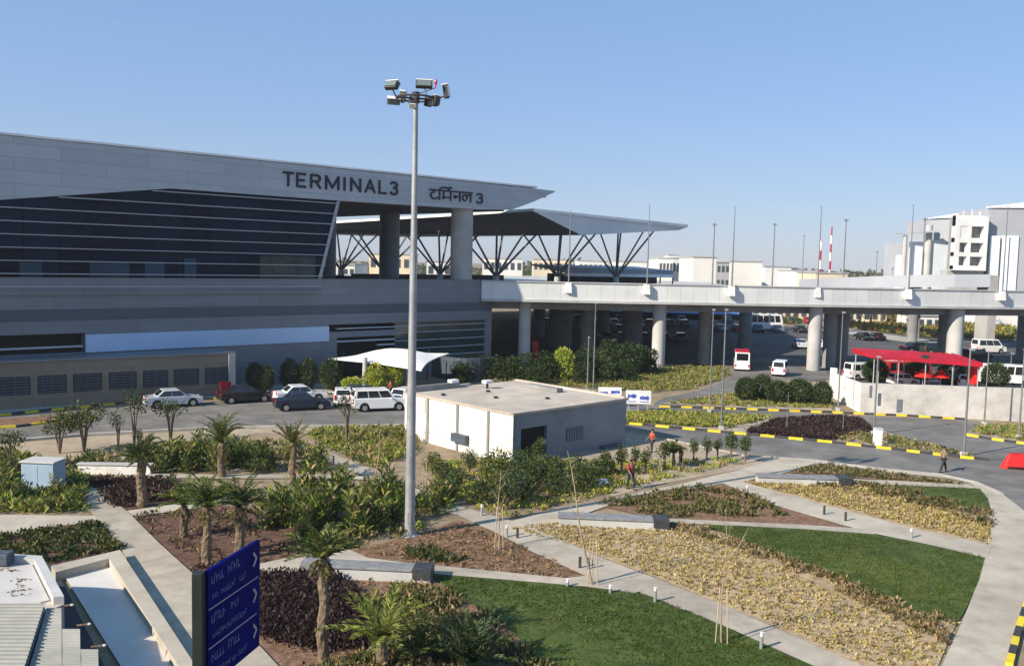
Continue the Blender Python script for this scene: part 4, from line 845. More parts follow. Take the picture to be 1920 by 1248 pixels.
MB().prism(PZ([(-220, 1131), (84, 1131), (20, 1330), (-300, 1330)], zr), 0, zr - .1).build('roof_slab', 'conc_dark', fr_)
ribbed('ribbed_sheet', [(88, 1139), (55, 1250), (28, 1340)], [(115, 1139), (116, 1250), (117, 1340)], zr - .16, 60, 'ribbed', .02)
ribbed('ribbed_sheet', [(116.5, 1178), (117, 1340)], [(150, 1178), (152, 1340)], zr - .16, 48, 'ribbed', .02)
ribbed('ribbed_sheet', [(150.8, 1216), (152.5, 1340)], [(184, 1216), (186, 1340)], zr - .16, 38, 'ribbed', .02)
MB().prism(PZ([(88, 1139), (115, 1139), (116, 1177), (150, 1177), (151, 1215), (184, 1215), (186, 1340), (28, 1340)], zr - .2), .0, zr - .24).build('roof_slab', 'dark', fr_)
for (x, y) in ((10, 1068), (24, 1070), (38, 1088), (26, 1108), (50, 1105), (40, 1116), (44, 1087), (34, 1098)):
    p = P(x, y, zr - .2); lvx = Leaves(); cx_ = np.array([[p.x, p.y, zr - .19]] * 9) + NR.randn(9, 3) * np.array([.11, .07, .008]); lvx.add(cx_, NR.randn(9, 3) * np.array([1, 1, .15]), .13, .06, NR.randint(0, 2, 9)); tag(lvx.build('dry_leaf', ['mulch', 'dry2'], org=(p.x, p.y, zr - .2)), 'dark bit of dry leaf litter on the pale roof', 'debris', 'scraps of leaf litter on the pale roof')
p = P(4, 1048, zr); q = MB(); q.box((p.x, p.y, zr + .05), (.6, .5, .4)); tag(q.build('roof_hatch', 'podium_dk', org=(p.x, p.y, zr - .2), bevel=.02), 'small grey hatch box on the pale roof at the left edge', 'hatch')
for (x, y) in ((128, 1136), (160, 1172), (188, 1212)):
    t = empty('bracket_light', tuple(P(x, y, zr - .3)), 'small rusty bracket lamp beside the ' + {128: 'farthest', 160: 'middle', 188: 'nearest'}[x] + ' step of the ribbed roof edge', 'lamp', None)
    p = P(x, y, zr - .3); MB().bar((p.x - .25, p.y, p.z), (p.x + .1, p.y, p.z + .05), .04, .04).build('arm', 'bark', t); MB().ball((p.x + .12, p.y, p.z + .05), (.06, .045, .04), 8, 6).build('lamp_head', 'conc', t)
lw = empty('light_well', (P(200, 1120).x, P(200, 1120).y, 0), 'low concrete walled light well with a pale floor beside the diagonal path', 'light well')
zp = .42
outer = [(96, 1060), (225, 1030), (362, 1240), (440, 1360)]; inner = [(104, 1072), (204, 1046), (330, 1240), (400, 1360)]
O = [P(x, y, zp) for x, y in outer]; I = [P(x, y, zp) for x, y in inner]
mb = MB()
for k in range(3):
    a, b, c_, d_ = O[k], O[k + 1], I[k + 1], I[k]
    vs = [a, b, c_, d_]; zo = 0.003 * k
    mb.hexa([Vector((q.x, q.y, 0)) for q in (d_, c_, b, a)] + [Vector((q.x, q.y, zp + zo)) for q in (d_, c_, b, a)])
mb.build('parapet', 'path', lw)
fl = [(q.x, q.y) for q in I] + [(P(x_, y_, 0).x, P(x_, y_, 0).y) for x_, y_ in ((296, 1360), (230, 1250), (152, 1115), (116, 1078))]
Lp = [P(x_, y_, .095) for x_, y_ in ((110, 1062), (150, 1126), (228, 1250), (298, 1362))]; Rp = [Vector((q.x, q.y, .095)) for q in (I[1], I[1].lerp(I[2], .5), I[2], I[3])]
MB().add(Lp + Rp, [(i, i + 4, i + 5, i + 1) for i in range(3)]).build('floor', 'well_floor', lw)
sheet('pavement', [(60, 1040), (104, 1068), (240, 1340), (300, 1500), (-300, 1500), (-300, 1100)], 'gap_shadow', z=.09)

# ------------------------------------------------------------------ direction sign
ds = 22.0; fe = Q(484, 1011, ds); sdir_ = Vector((.217, .976, 0)).normalized()
kk = ray(386, 1060); kx_ = kk.x / kk.y; Ls = (fe.x - kx_ * fe.y) / (sdir_.x - kx_ * sdir_.y); ne = fe - sdir_ * Ls
zt_ = fe.z; zb_ = top_z(484, 1209, ds)
sn = Vector((sdir_.y, -sdir_.x, 0))
sg = empty('direction_sign', (ne.x, ne.y, 0), 'blue airport direction sign panel on a dark steel post', 'sign')
def SG(t, n, z): return ne + sdir_ * t + sn * n + Vector((0, 0, z - ne.z))
def sbox(mb, t0, t1, n0, n1, z0, z1, mi=0): return mb.hexa([SG(t0, n0, z0), SG(t1, n0, z0), SG(t1, n1, z0), SG(t0, n1, z0), SG(t0, n0, z1), SG(t1, n0, z1), SG(t1, n1, z1), SG(t0, n1, z1)], mi)
q = MB(); q.box((ne.x - .13, ne.y - .1, (zt_ + .02) / 2), (.26, .22, zt_ + .02)); q.build('post', 'post_dark', sg, bevel=.03)
H = zt_ - zb_; 
for k in range(3):
    z1 = zt_ - H * k / 3; z0_ = zt_ - H * (k + 1) / 3 + .015
    sbox(MB(), .0, Ls - (.0 if k == 0 else .03), -.05, .05, z0_, z1).build('sign_panel', 'blue_sign', sg)
    if k < 2: sbox(MB(), .02, Ls * (.92 if k else .96), .05, .058, z0_ - .025, z0_ - .002).build('sign_line', 'sign_line', sg)
    # faint lettering rows
    rr = random.Random(40 + k); hz_ = (z1 - z0_)
    for row, (f0, f1, yy, hh_) in enumerate((((.06, .30, .60, .20)), ((.36, .58, .62, .2)), ((.08, .72, .20, .13)))):
        t = f0 * Ls; tx = MB()
        while t < f1 * Ls - .05:
            w_ = rr.uniform(.045, .085) * (1.3 if hh_ > .15 else 1); z_ = z0_ + hz_ * yy
            if rr.random() < .9:
                st = rr.randint(0, 2)
                sbox(tx, t, t + w_ * .28, .05, .056, z_, z_ + hz_ * hh_); sbox(tx, t + w_ * .3, t + w_, .05, .056, z_ + hz_ * hh_ * .5 * st, z_ + hz_ * hh_ * (.5 * st + .22) if st < 2 else z_ + hz_ * hh_ * 1.2)
            t += w_ * 1.35
        tx.build('lettering', 'sign_text', sg)
    ch = MB(); zc = z0_ + hz_ * .55; e = Ls * .86
    for (ta2, za, tb2, zb2) in ((e, zc + .17, e + .15, zc), (e + .15, zc, e, zc - .17)):
        ch.bar(SG(ta2, .056, za), SG(tb2, .056, zb2), .012, .06)
    ch.build('arrow', 'sign_line', sg)

# ------------------------------------------------------------------ high mast lamp
mbp = P(768, 1004); my = mbp.y; mtop = top_z(779, 178, my)
ms = empty('high_mast_lamp', (mbp.x, mbp.y, 0), 'tall grey tapered high mast with a crown of floodlights in the garden', 'street lamp')
q = MB(); q.tube([(mbp.x, my, 0), (mbp.x, my, mtop * .35), (mbp.x, my, mtop * .36), (mbp.x, my, mtop * .68), (mbp.x, my, mtop * .69), (mbp.x, my, mtop)], [.235, .20, .185, .155, .142, .105], 20); q.build('pole', 'mast', ms, smooth=True)
q = MB(); q.tube([(mbp.x, my, 0), (mbp.x, my, .05)], .38, 16)
for k in range(8): a = k * math.pi / 4; q.tube([(mbp.x + .31 * math.cos(a), my + .31 * math.sin(a), .05), (mbp.x + .31 * math.cos(a), my + .31 * math.sin(a), .12)], .025, 6)
q.build('base_plate', 'galv', ms); MB().box((mbp.x, my - .225, .9), (.16, .05, .5)).build('hatch', 'conc_dark', ms)
q = MB(); ring = [(mbp.x + .85 * math.cos(a), my + .85 * math.sin(a), mtop - .15) for a in [i * math.pi / 8 for i in range(17)]]; q.tube(ring, .045, 6, cap=False)
for k in range(4): a = k * math.pi / 2 + .3; q.tube([(mbp.x, my, mtop - .15), (mbp.x + .85 * math.cos(a), my + .85 * math.sin(a), mtop - .15)], .045, 6)
q.tube([(mbp.x, my, mtop - .35), (mbp.x, my, mtop + .12)], .17, 12); q.build('head_frame', 'brown_steel', ms)
def flood(px, py, w_, h_, rz, tilt, dy):
    p = Q(px, py, my + dy); root = MB(); Mx = Matrix.Translation(p) @ Matrix.Rotation(rz, 4, 'Z') @ Matrix.Rotation(tilt, 4, 'X')
    def T(c, d, m_, nm, par, bev=0):
        q = MB(); q.box((0, 0, 0), d); q.v = [tuple(Mx @ (Vector(v_) + Vector(c))) for v_ in q.v]; return q.build(nm, m_, par, bevel=bev)
    h = T((0, 0, 0), (w_, .22, h_), 'brown_steel', 'floodlight', ms, .03); T((0, -.13, 0), (w_ * .86, .05, h_ * .8), 'lamp_glass', 'glass', h); T((0, 0, h_ / 2 + .02), (w_ * 1.02, .3, .03), 'white', 'visor', h)
    br_ = MB(); c = Vector((mbp.x, my, mtop - .15)); dv = (p - c); dv.z = 0; e = c + dv.normalized() * .85; br_.tube([e, p + Vector((0, 0, -h_ * .3 if py < 175 else h_ * .3))], .035, 6); br_.build('bracket', 'brown_steel', h)
flood(735, 161, .62, .34, R(-25), R(-35), -.2); flood(738, 190, .55, .28, R(20), R(30), .2); flood(795, 159, .72, .30, R(8), R(-20), -.5)
flood(836, 172, .18, .6, R(80), R(-10), .3); flood(803, 191, .32, .42, R(55), R(10), .4); flood(817, 190, .32, .42, R(120), R(10), -.3); flood(754, 182, .22, .5, R(70), R(15), .6); flood(772, 192, .25, .36, R(15), R(150), -.6)
p = Q(817, 154, my); q = MB(); q.tube([(p.x, p.y, p.z - .25), (p.x, p.y, p.z - .1)], .03, 6); q.ball(p, (.07, .07, .12), 8, 6); q.build('warning_light', 'lamp_red', ms); MB().tube([(p.x, p.y, p.z - .25), (mbp.x, my, mtop)], .02, 6).build('arm', 'brown_steel', ms)

# ------------------------------------------------------------------ tent canopy
tc_ = empty('tent_canopy', (P(685, 735).x, P(685, 735).y, 0), 'white stretched fabric canopy over the drop off by the terminal door', 'canopy')
cA = Q(615, 672, 84); cB = Q(790, 694, 80); cC = Q(842, 662, 88); cD = Q(712, 656, 96); apex = Q(752, 654, 88)
q = MB(); N = 12; vs = []
for i in range(N + 1):
    for j in range(N + 1):
        s_, t_ = i / N, j / N; p = cA * (1 - s_) * (1 - t_) + cB * s_ * (1 - t_) + cC * s_ * t_ + cD * (1 - s_) * t_
        b_ = (16 * s_ * (1 - s_) * t_ * (1 - t_)); ed = 4 * (s_ * (1 - s_) if t_ in (0, 1) else 0) + 4 * (t_ * (1 - t_) if s_ in (0, 1) else 0)
        ctr = (cA + cB + cC + cD) / 4; p = p + (ctr - p) * .14 * max(4 * s_ * (1 - s_) * abs(2 * t_ - 1) ** 3, 4 * t_ * (1 - t_) * abs(2 * s_ - 1) ** 3)
        p = p + Vector((0, 0, .85 * b_ ** 1.5)); vs.append(p)
nn_ = (N + 1) ** 2; lo = [p - Vector((0, 0, .08)) for p in vs]; fs = []
for i in range(N):
    for j in range(N): a = i * (N + 1) + j; fs += [(a, a + N + 1, a + N + 2, a + 1), (nn_ + a, nn_ + a + 1, nn_ + a + N + 2, nn_ + a + N + 1)]
def edge(l): return [(l[k], l[k] + nn_, l[k + 1] + nn_, l[k + 1]) for k in range(len(l) - 1)]
fs += edge([i * (N + 1) for i in range(N + 1)]) + edge([j for j in range(N + 1)]) + edge([N * (N + 1) + j for j in range(N + 1)]) + edge([i * (N + 1) + N for i in range(N + 1)])
q.add(vs + lo, fs).build('membrane', 'white', tc_, smooth=True)
for px, py, d in ((684, 735, None), (765, 735, None)):
    p = P(px, py) if px == 684 else P(px, 727); MB().tube([(p.x, p.y, 0), (p.x, p.y, 3.3)], [.28, .22], 14).build('post', 'conc', tc_, smooth=True)
for (px, py, d) in ((640, 712, 88), (800, 700, 92)): 
    p = Q(px, py, d); MB().bar((p.x, p.y, 0), (p.x + .2, p.y, 3.2), .12, .12).build('strut', 'brown_steel', tc_)

# air between here and the skyline
hz = MB().box((0, 440, 25), (1800, 1120, 52)).build('haze', 'white'); hz['kind'] = 'stuff'; hz['label'] = 'thin pale haze in the air over the airport'
hm_ = bpy.data.materials.new('haze'); hm_.use_nodes = True; hn = hm_.node_tree; hn.nodes.clear(); ho = hn.nodes.new('ShaderNodeOutputMaterial'); hv = hn.nodes.new('ShaderNodeVolumePrincipled')
hv.inputs['Color'].default_value = (.88, .92, 1, 1); hv.inputs['Density'].default_value = .00024; hv.inputs['Anisotropy'].default_value = .2
hn.links.new(hv.outputs[0], ho.inputs['Volume']); hz.data.materials.clear(); hz.data.materials.append(hm_)
# ------------------------------------------------------------------ vehicles (built facing +X, then copied)
def make_vehicle(kind, paint, label, name='parked_car', roofm=None):
    t = empty(name, (0, 0, 0), label, {'sedan': 'car', 'suv': 'car', 'van': 'van', 'bus': 'bus', 'hatch': 'car'}[kind])
    dims = dict(sedan=(4.5, 1.75, .55, .92, 1.45), suv=(4.4, 1.75, .62, 1.05, 1.72), van=(4.3, 1.7, .5, 1.05, 1.95), hatch=(3.6, 1.6, .5, .95, 1.5), bus=(7.2, 2.2, .5, 1.25, 2.8))[kind]
    Lg, W, zs, zb, zr_ = dims; hl = Lg / 2; wr = .33 if kind != 'bus' else .42; wx = (-hl + .85, hl - .85); z0_ = .25
    side = [(-hl, z0_ + .12)]
    for x in wx: side += [(x - wr - .07, z0_)] + [(x + (wr + .07) * math.cos(a), max(z0_, wr + (wr + .07) * math.sin(a))) for a in [math.pi * (1 - k / 6) for k in range(7)]] + [(x + wr + .07, z0_)]
    nose = {'sedan': [(hl, .45), (hl - .05, .72), (hl - 1.15, .88), (-hl + .85, .95), (-hl + .03, .93)], 'suv': [(hl, .5), (hl - .03, .95), (hl - 1.15, 1.06), (-hl, 1.06)], 'van': [(hl, .5), (hl - .1, .95), (hl - .5, 1.05), (-hl, 1.05)],
            'hatch': [(hl, .45), (hl - .08, .78), (hl - .8, .93), (-hl, .95)], 'bus': [(hl, .6), (hl, 1.25), (-hl, 1.25)]}[kind]
    side += [(hl, z0_ + .1)] + nose
    n = len(side); q = MB(); hw = W / 2
    vs = [(x, -hw, z) for x, z in side] + [(x, hw, z) for x, z in side]
    q.add(vs, [tuple(range(n)), tuple(range(n, 2 * n))[::-1]] + [(i + n, (i + 1) % n + n, (i + 1) % n, i) for i in range(n)])
    q.build('body', paint, t, bevel=.045)
    cabs = {'sedan': (-1.55, 1.05, -.85, .35), 'suv': (-hl + .02, 1.1, -hl + .15, .55), 'van': (-hl + .02, hl - .55, -hl + .12, hl - 1.25), 'hatch': (-hl + .03, .95, -hl + .35, .25), 'bus': (-hl, hl, -hl + .05, hl - .35)}[kind]
    xb0, xb1, xt0, xt1 = cabs; zb -= .04; iw = .13 if kind != 'bus' else .05
    c = MB(); P8 = [Vector(p) for p in ((xb0, -hw + .03, zb), (xb1, -hw + .03, zb), (xb1, hw - .03, zb), (xb0, hw - .03, zb), (xt0, -hw + iw, zr_), (xt1, -hw + iw, zr_), (xt1, hw - iw, zr_), (xt0, hw - iw, zr_))]
    c.hexa(P8); c.build('cabin', paint, t, bevel=.06)
    if roofm: MB().box(((xt0 + xt1) / 2, 0, zr_ + .03), (xt1 - xt0 - .1, W - 2 * iw - .05, .12)).build('roof', roofm, t, bevel=.03)
    # windows, a hair proud of the cabin faces
    def quadw(a, b, c_, d, f0, f1, g0, g1, out, nm='window'):
        def bl(s_, t_): return a * (1 - s_) * (1 - t_) + b * s_ * (1 - t_) + c_ * s_ * t_ + d * (1 - s_) * t_
        p = [bl(f0, g0), bl(f1, g0), bl(f1, g1), bl(f0, g1)]; o = Vector(out) * .012
        MB().hexa([x - o for x in p] + [x + o for x in p]).build(nm, 'carglass', t)
    nw = {'sedan': 2, 'suv': 3, 'van': 3, 'hatch': 2, 'bus': 6}[kind]
    for sgn, (a, b, c_, d) in ((-1, (P8[0], P8[1], P8[5], P8[4])), (1, (P8[3], P8[2], P8[6], P8[7]))):
        for k in range(nw): quadw(a, b, c_, d, .05 + .9 * k / nw + .012, .05 + .9 * (k + 1) / nw - .012, .14, .86, (0, sgn, 0))
    quadw(P8[1], P8[2], P8[6], P8[5], .07, .93, .1, .9, (1, 0, .4), 'windscreen'); quadw(P8[0], P8[3], P8[7], P8[4], .1, .9, .25, .9, (-1, 0, .2), 'rear_window')
    for x in wx:
        for sy in (-1, 1):
            wq = MB(); wq.tube([(x, sy * (hw - .2), wr), (x, sy * (hw + .01), wr)], wr, 18); wo = wq.build('wheel', 'tyre', t)
            MB().tube([(x, sy * (hw - .1), wr), (x, sy * (hw + .03), wr)], wr * .6, 12).build('rim', 'rim', wo)
    for sy in (-1, 1):
        MB().box((hl - .06, sy * (hw - .28), .72), (.14, .34, .16)).build('headlight', 'lamp_glass', t); MB().box((-hl + .02, sy * (hw - .16), .85), (.1, .22, .2 if kind == 'sedan' else .4)).build('tail_light', 'lamp_red', t)
        MB().box((xb1 - .35, sy * (hw + .08), zb + .05), (.1, .16, .12)).build('mirror', paint, t)
    MB().box((hl - .01, 0, .42), (.08, W * .8, .16)).build('bumper', 'dark' if kind != 'sedan' else paint, t); MB().box((-hl + .01, 0, .42), (.08, W * .85, .16)).build('bumper', paint, t)
    return t
def at(px, py): p = P(px, py); return (p.x, p.y, 0.0)
ra = math.atan2(ad.y, ad.x)
place(make_vehicle('sedan', 'car_silver', 'silver sedan alone on the road left of the black car'), at(325, 761), ra - .05)
place(make_vehicle('sedan', 'car_black', 'black sedan by the red barrier at the terminal kerb'), at(460, 753), ra - .05)
place(make_vehicle('sedan', 'car_white', 'white sedan at the kerb partly hidden by a dark sedan'), at(563, 752), ra - .1)
place(make_vehicle('sedan', 'car_blue', 'dark blue sedan in front of the white sedan'), at(566, 767), ra - .2)
place(make_vehicle('hatch', 'car_white', 'small white car seen from behind left of the tent post'), at(643, 757), ra + 1.15, .98)
place(make_vehicle('suv', 'car_white', 'white off road car with side windows parked behind the high mast'), at(712, 768), ra - .25, 1.06)
place(make_vehicle('hatch', 'car_white', 'small white car nose hidden behind the high mast'), at(765, 757), ra + .5)
place(make_vehicle('hatch', 'car_dkgreen', 'dark green small car behind the small white car'), at(684, 752), ra)
place(make_vehicle('bus', 'car_white', 'white minibus with a red roof driving away under the elevated road', 'minibus', 'red'), at(1390, 691), R(77), .82)
place(make_vehicle('van', 'car_white', 'white van driving on the lane under the elevated road', 'van'), at(1463, 703), R(66), .92)
place(make_vehicle('van', 'car_white', 'white van with its side toward us left of the red bus shelter', 'van'), at(1618, 711), R(15), 1.0)
place(make_vehicle('bus', 'car_white', 'white bus parked far off under the elevated road', 'bus'), at(1427, 618), R(5), 1.15)
place(make_vehicle('van', 'car_white', 'white van with a yellow band far off at the right', 'van'), at(1853, 662), R(8), 1.15)
place(make_vehicle('bus', 'car_white', 'white minibus right of the red bus shelter', 'minibus'), at(1880, 719), R(170), .8)
place(make_vehicle('bus', 'car_red', 'red bus parked beneath the red shelter roof', 'bus'), at(1698, 711), R(8), .78)
place(make_vehicle('hatch', 'car_white', 'small white car at the left end under the red shelter'), at(1693, 722), R(10), .9)
place(make_vehicle('hatch', 'car_white', 'white car near the right end under the red shelter'), at(1812, 726), R(60), 1.0)
place(make_vehicle('sedan', 'car_black', 'dark sedan far off above the left part of the red shelter roof'), at(1718, 660), R(12), 1.1)
place(make_vehicle('suv', 'car_dkgreen', 'dark green off road car far off behind the red shelter roof'), at(1752, 662), R(12), 1.0)
place(make_vehicle('suv', 'car_black', 'black off road car far off right of the lit round column'), at(1830, 676), R(20), 1.0)
# car park beyond, seen between the columns: repeats
base_cars = [make_vehicle('sedan', c, None) for c in ('car_silver', 'car_black', 'car_white', 'car_grey')] + [make_vehicle('hatch', 'car_red', None)]
lab = ['silver', 'black', 'white', 'grey', 'small red']; rr = random.Random(5); k = 0
for (y, x0, x1, n) in ((612, 1010, 1300, 9), (604, 1060, 1540, 12), (621, 1330, 1550, 6), (634, 1600, 1660, 2), (624, 1040, 1220, 5), (640, 1120, 1290, 5), (650, 1480, 1545, 2)):
    for i in range(n):
        px = x0 + (x1 - x0) * (i + .5) / n + rr.uniform(-5, 5); bi = rr.choice((0, 1, 1, 2, 3, 1, 3, 0)) if rr.random() < .95 else 4
        b = base_cars[bi]; c = copy_tree(b); place(c, at(px, y + (px - 1300) * .01), R(rr.choice((90, 270)) + rr.uniform(-6, 6)), 1)
        c['label'] = lab[bi] + ' car in the rows parked beyond the elevated road'; c['group'] = lab[bi] + ' cars parked beyond the elevated road'; c['category'] = 'car'
for b in base_cars:
    for ch in list(b.children):
        for g2 in list(ch.children): bpy.data.objects.remove(g2)
        bpy.data.objects.remove(ch)
    bpy.data.objects.remove(b)

p = P(1003, 676); t = empty('red_kiosk', (p.x, p.y, 0), 'narrow red kiosk in the shade right of the first road column', 'kiosk'); MB().box((p.x, p.y, 1.3), (.8, .7, 2.5)).build('cabin', 'red_plastic', t, bevel=.04); MB().box((p.x, p.y, 2.62), (1.0, .9, .1)).build('roof', 'dark', t)
# red shelter
ss = empty('red_shelter', (P(1740, 720).x, P(1740, 720).y, 0), 'long red roofed shelter on thin posts behind the white retaining wall', 'shelter')
def lineY(px, d): q = Q(px, 700, d); return q
a = lineY(1637, 92); b = lineY(1842, 90); zl_ = top_z(1637, 669, 92); zr2 = top_z(1842, 680, 90)
q = MB(); mid = a.lerp(b, .5)
rz_ = [(a, zl_), (b, zr2)]
q.hexa([Vector((a.x, a.y, zl_ - .15)), Vector((b.x, b.y, zr2 - .45)), Vector((b.x, b.y + 6, zr2 - .25)), Vector((a.x, a.y + 6, zl_ - .15)), Vector((a.x, a.y, zl_ + .05)), Vector((b.x, b.y, zr2)), Vector((b.x, b.y + 6, zr2 + .3)), Vector((a.x, a.y + 6, zl_ + .4))])
q.build('roof', 'red', ss)
q = MB()
for k in range(16):
    f = (k + .5) / 16; p = a.lerp(b, f); z = zl_ + (zr2 - zl_) * f
    q.bar((p.x, p.y + .05, z + .06), (p.x, p.y + 5.9, z + .40), .07, .05)
q.build('roof_rib', 'red', ss)
c1 = lineY(1675, 93.5); c2 = lineY(1735, 93.2); MB().hexa([Vector((c1.x - 1, c1.y, zl_ + .1)), Vector((c2.x + 1.2, c2.y, zl_ + .0)), Vector((c2.x + 1.2, c2.y + 3.5, zl_ + .2)), Vector((c1.x - 1, c1.y + 3.5, zl_ + .2)), Vector((c1.x, c1.y + 1, zl_ + .38)), Vector((c2.x, c2.y + 1, zl_ + .34)), Vector((c2.x, c2.y + 2.5, zl_ + .42)), Vector((c1.x, c1.y + 2.5, zl_ + .42))]).build('raised_roof', 'red', ss)
p = lineY(1733, 91.8); MB().box((p.x, p.y, zl_ + .1), (.7, .5, .5)).build('roof_box', 'brown_steel', ss)
for f in (.02, .25, .5, .75, .98):
    for dy in (.4, 5.4):
        p = a.lerp(b, f); MB().tube([(p.x, p.y + dy, 0), (p.x, p.y + dy, zl_ - .15 + (zr2 - .35 - zl_) * f)], .06, 8).build('post', 'galv', ss)
p = lineY(1838, 91); MB().box((p.x - .3, p.y + 1.0, 2.1), (.35, 1.6, 2.2)).build('end_panel', 'red_plastic', ss)
for i, (px, lb) in enumerate(((1731, 'left of the pair'), (1764, 'right of the pair'))):
    p = lineY(px, 93); t = empty('parasol', (p.x, p.y, 0), 'small red umbrella shade under the shelter, ' + lb, 'umbrella'); q = MB(); q.tube([(p.x, p.y, 1.5), (p.x, p.y, 2.35)], [.95, .08], 8); q.build('umbrella_top', 'red_plastic', t); MB().tube([(p.x, p.y, 0), (p.x, p.y, 1.5)], .04, 6).build('pole', 'galv', t)

# white retaining wall, right
wl = empty('retaining_wall', (P(1700, 780).x, P(1700, 780).y, 0), 'long pale rendered retaining wall with a slanted corner at its left end', 'wall')
w0 = P(1612, 774); w1 = P(1925, 791); w2 = P(2300, 812); zt0 = top_z(1615, 718, w0.y); zt1 = top_z(1920, 728, w1.y)
wa = P(1556, 742)
q = MB()
for (a, b, za, zb2) in ((w0, w1, zt0, zt1), (w1, w2, zt1, zt1)):
    q.hexa([Vector((a.x, a.y, 0)), Vector((b.x, b.y, 0)), Vector((b.x + .1, b.y + .35, 0)), Vector((a.x + .1, a.y + .35, 0)), Vector((a.x, a.y, za)), Vector((b.x, b.y, zb2)), Vector((b.x + .1, b.y + .35, zb2)), Vector((a.x + .1, a.y + .35, za))])
q.build('wall', 'wall_pale', wl)
q = MB(); q.hexa([Vector((wa.x, wa.y, 0)), Vector((w0.x, w0.y, 0)), Vector((w0.x + .1, w0.y + .35, 0)), Vector((wa.x + .3, wa.y + .3, 0)), Vector((wa.x, wa.y, top_z(1556, 698, wa.y))), Vector((w0.x, w0.y, zt0)), Vector((w0.x + .1, w0.y + .35, zt0)), Vector((wa.x + .3, wa.y + .3, top_z(1556, 698, wa.y)))]); q.build('slanted_end', 'render_white', wl)
p = P(1563, 742); MB().box((p.x, p.y + .3, top_z(1563, 690, p.y) / 2), (.55, .55, top_z(1563, 690, p.y))).build('end_pillar', 'white', wl, bevel=.03)
q = MB(); rr = random.Random(3)
for px, y0, y1, w_ in ((1685, 748, 771, .5), (1729, 752, 775, .14), (1630, 722, 745, .25)):
    p = P(px, 778); q.box((p.x, p.y - .05 + .02, (top_z(px, y0, p.y) + top_z(px, y1, p.y)) / 2), (w_, .12, top_z(px, y0, p.y) - top_z(px, y1, p.y)))
q.build('recess_box', 'podium', wl, bevel=.04)
q = MB(); p = P(1768, 780); zA2 = top_z(1768, 737, p.y); q.bar((p.x - .6, p.y - .06, zA2 + .3), (p.x + .35, p.y - .06, zA2 - .15), .08, .12); q.build('pipe', 'conc_dark', wl)
# ------------------------------------------------------------------ ground lamp poles
gp = [(1101, 1106, 632, 735, 'pale short lamp pole in the bushes left of the blue and white boards', .09), (1112, 1113, 568, 737, 'tall thin pole just right of the short pale pole behind the white building', .08), (1330, 1334, 580, 772, 'thin lamp pole at the left end of the kerbed island', .07), (1352, 1358, 580, 805, 'thin lamp pole in the yellow groundcover of the island', .08), (1571, 1575, 585, 770, 'thin lamp pole before the slanted wall end', .07), (1638, 1641, 668, 815, 'thin lamp pole left of the small white post', .08), (1807, 1822, 655, 855, 'thin lamp pole at the tip of the kerbed island', .09), (1845, 1850, 658, 797, 'thin lamp pole in front of the clipped bush behind the wall', .07), (1910, 1917, 655, 822, 'thin lamp pole at the right edge of the photo', .08), (1475, 1478, 735, 808, 'short thin pole left of the purple groundcover', .04), (1580, 1582, 770, 812, 'short thin stake pole on the purple groundcover', .04), (1893, 1898, 662, 720, 'lamp pole behind the wall right of the red shelter', .06)]
for pb_, pt_, y0, y1, lb, r_ in gp:
    p = P(pb_, y1); z = top_z(pt_, y0, p.y); X1 = Q(pt_, y0, p.y).x; t = empty('street_lamp', (p.x, p.y, 0), lb, 'street lamp')
    MB().tube([(p.x, p.y, 0), (p.x, p.y, z)], [r_, r_ * .6], 10).build('pole', 'pole_grey', t, smooth=True)
    if r_ > .05:
        MB().box((p.x, p.y - .2, z), (.16, .5, .08)).build('lamp_head', 'galv', t); MB().box((p.x, p.y, .15), (r_ * 4, r_ * 4, .3)).build('base', 'conc', t)
# small white post
p = P(1645, 835); t = empty('service_pillar', (p.x, p.y, 0), 'small white box pillar beside the striped kerb', 'pillar'); MB().box((p.x, p.y, .62), (.5, .5, 1.2)).build('box', 'white', t, bevel=.02); MB().box((p.x, p.y, 1.24), (.56, .56, .06)).build('cap', 'conc', t)
p = P(1130, 912); t = empty('meter_box', (p.x, p.y, 0), 'small white box in the groundcover left of the walking person', 'box'); MB().box((p.x, p.y, .22), (.5, .3, .42)).build('box', 'white', t, bevel=.02); MB().box((p.x, p.y - .16, .22), (.02, .02, .4)).build('seam', 'dark', t)
# red barrier
def red_barrier(p, lab_, s_, rz):
    t = empty('plastic_barrier', (0, 0, 0), lab_, 'barrier'); q = MB()
    q.hexa([Vector(x) for x in ((-.9, -.35, 0), (.9, -.35, 0), (.9, .35, 0), (-.9, .35, 0), (-.5, -.12, .95), (.5, -.12, .95), (.5, .12, .95), (-.5, .12, .95))]); q.build('shell', 'red_plastic', t, bevel=.08)
    MB().box((0, 0, .98), (.6, .14, .08)).build('cap', 'red', t); MB().box((0, -.345, .12), (1.2, .08, .1)).build('foot_slot', 'dark', t); place(t, p, rz, s_); return t
p = P(1905, 878); red_barrier((p.x, p.y, 0), 'bright red plastic road barrier at the right edge', 1.0, R(-10))
p = P(423, 746); t = empty('red_notice_board', (p.x, p.y, 0), 'small red board on two legs in front of the service building', 'board'); MB().box((p.x, p.y, 1.15), (.95, .08, .65), ra).build('board', 'red', t)
for s_ in (-.4, .4): MB().box((p.x + s_, p.y, .42), (.07, .07, .84)).build('leg', 'red', t)
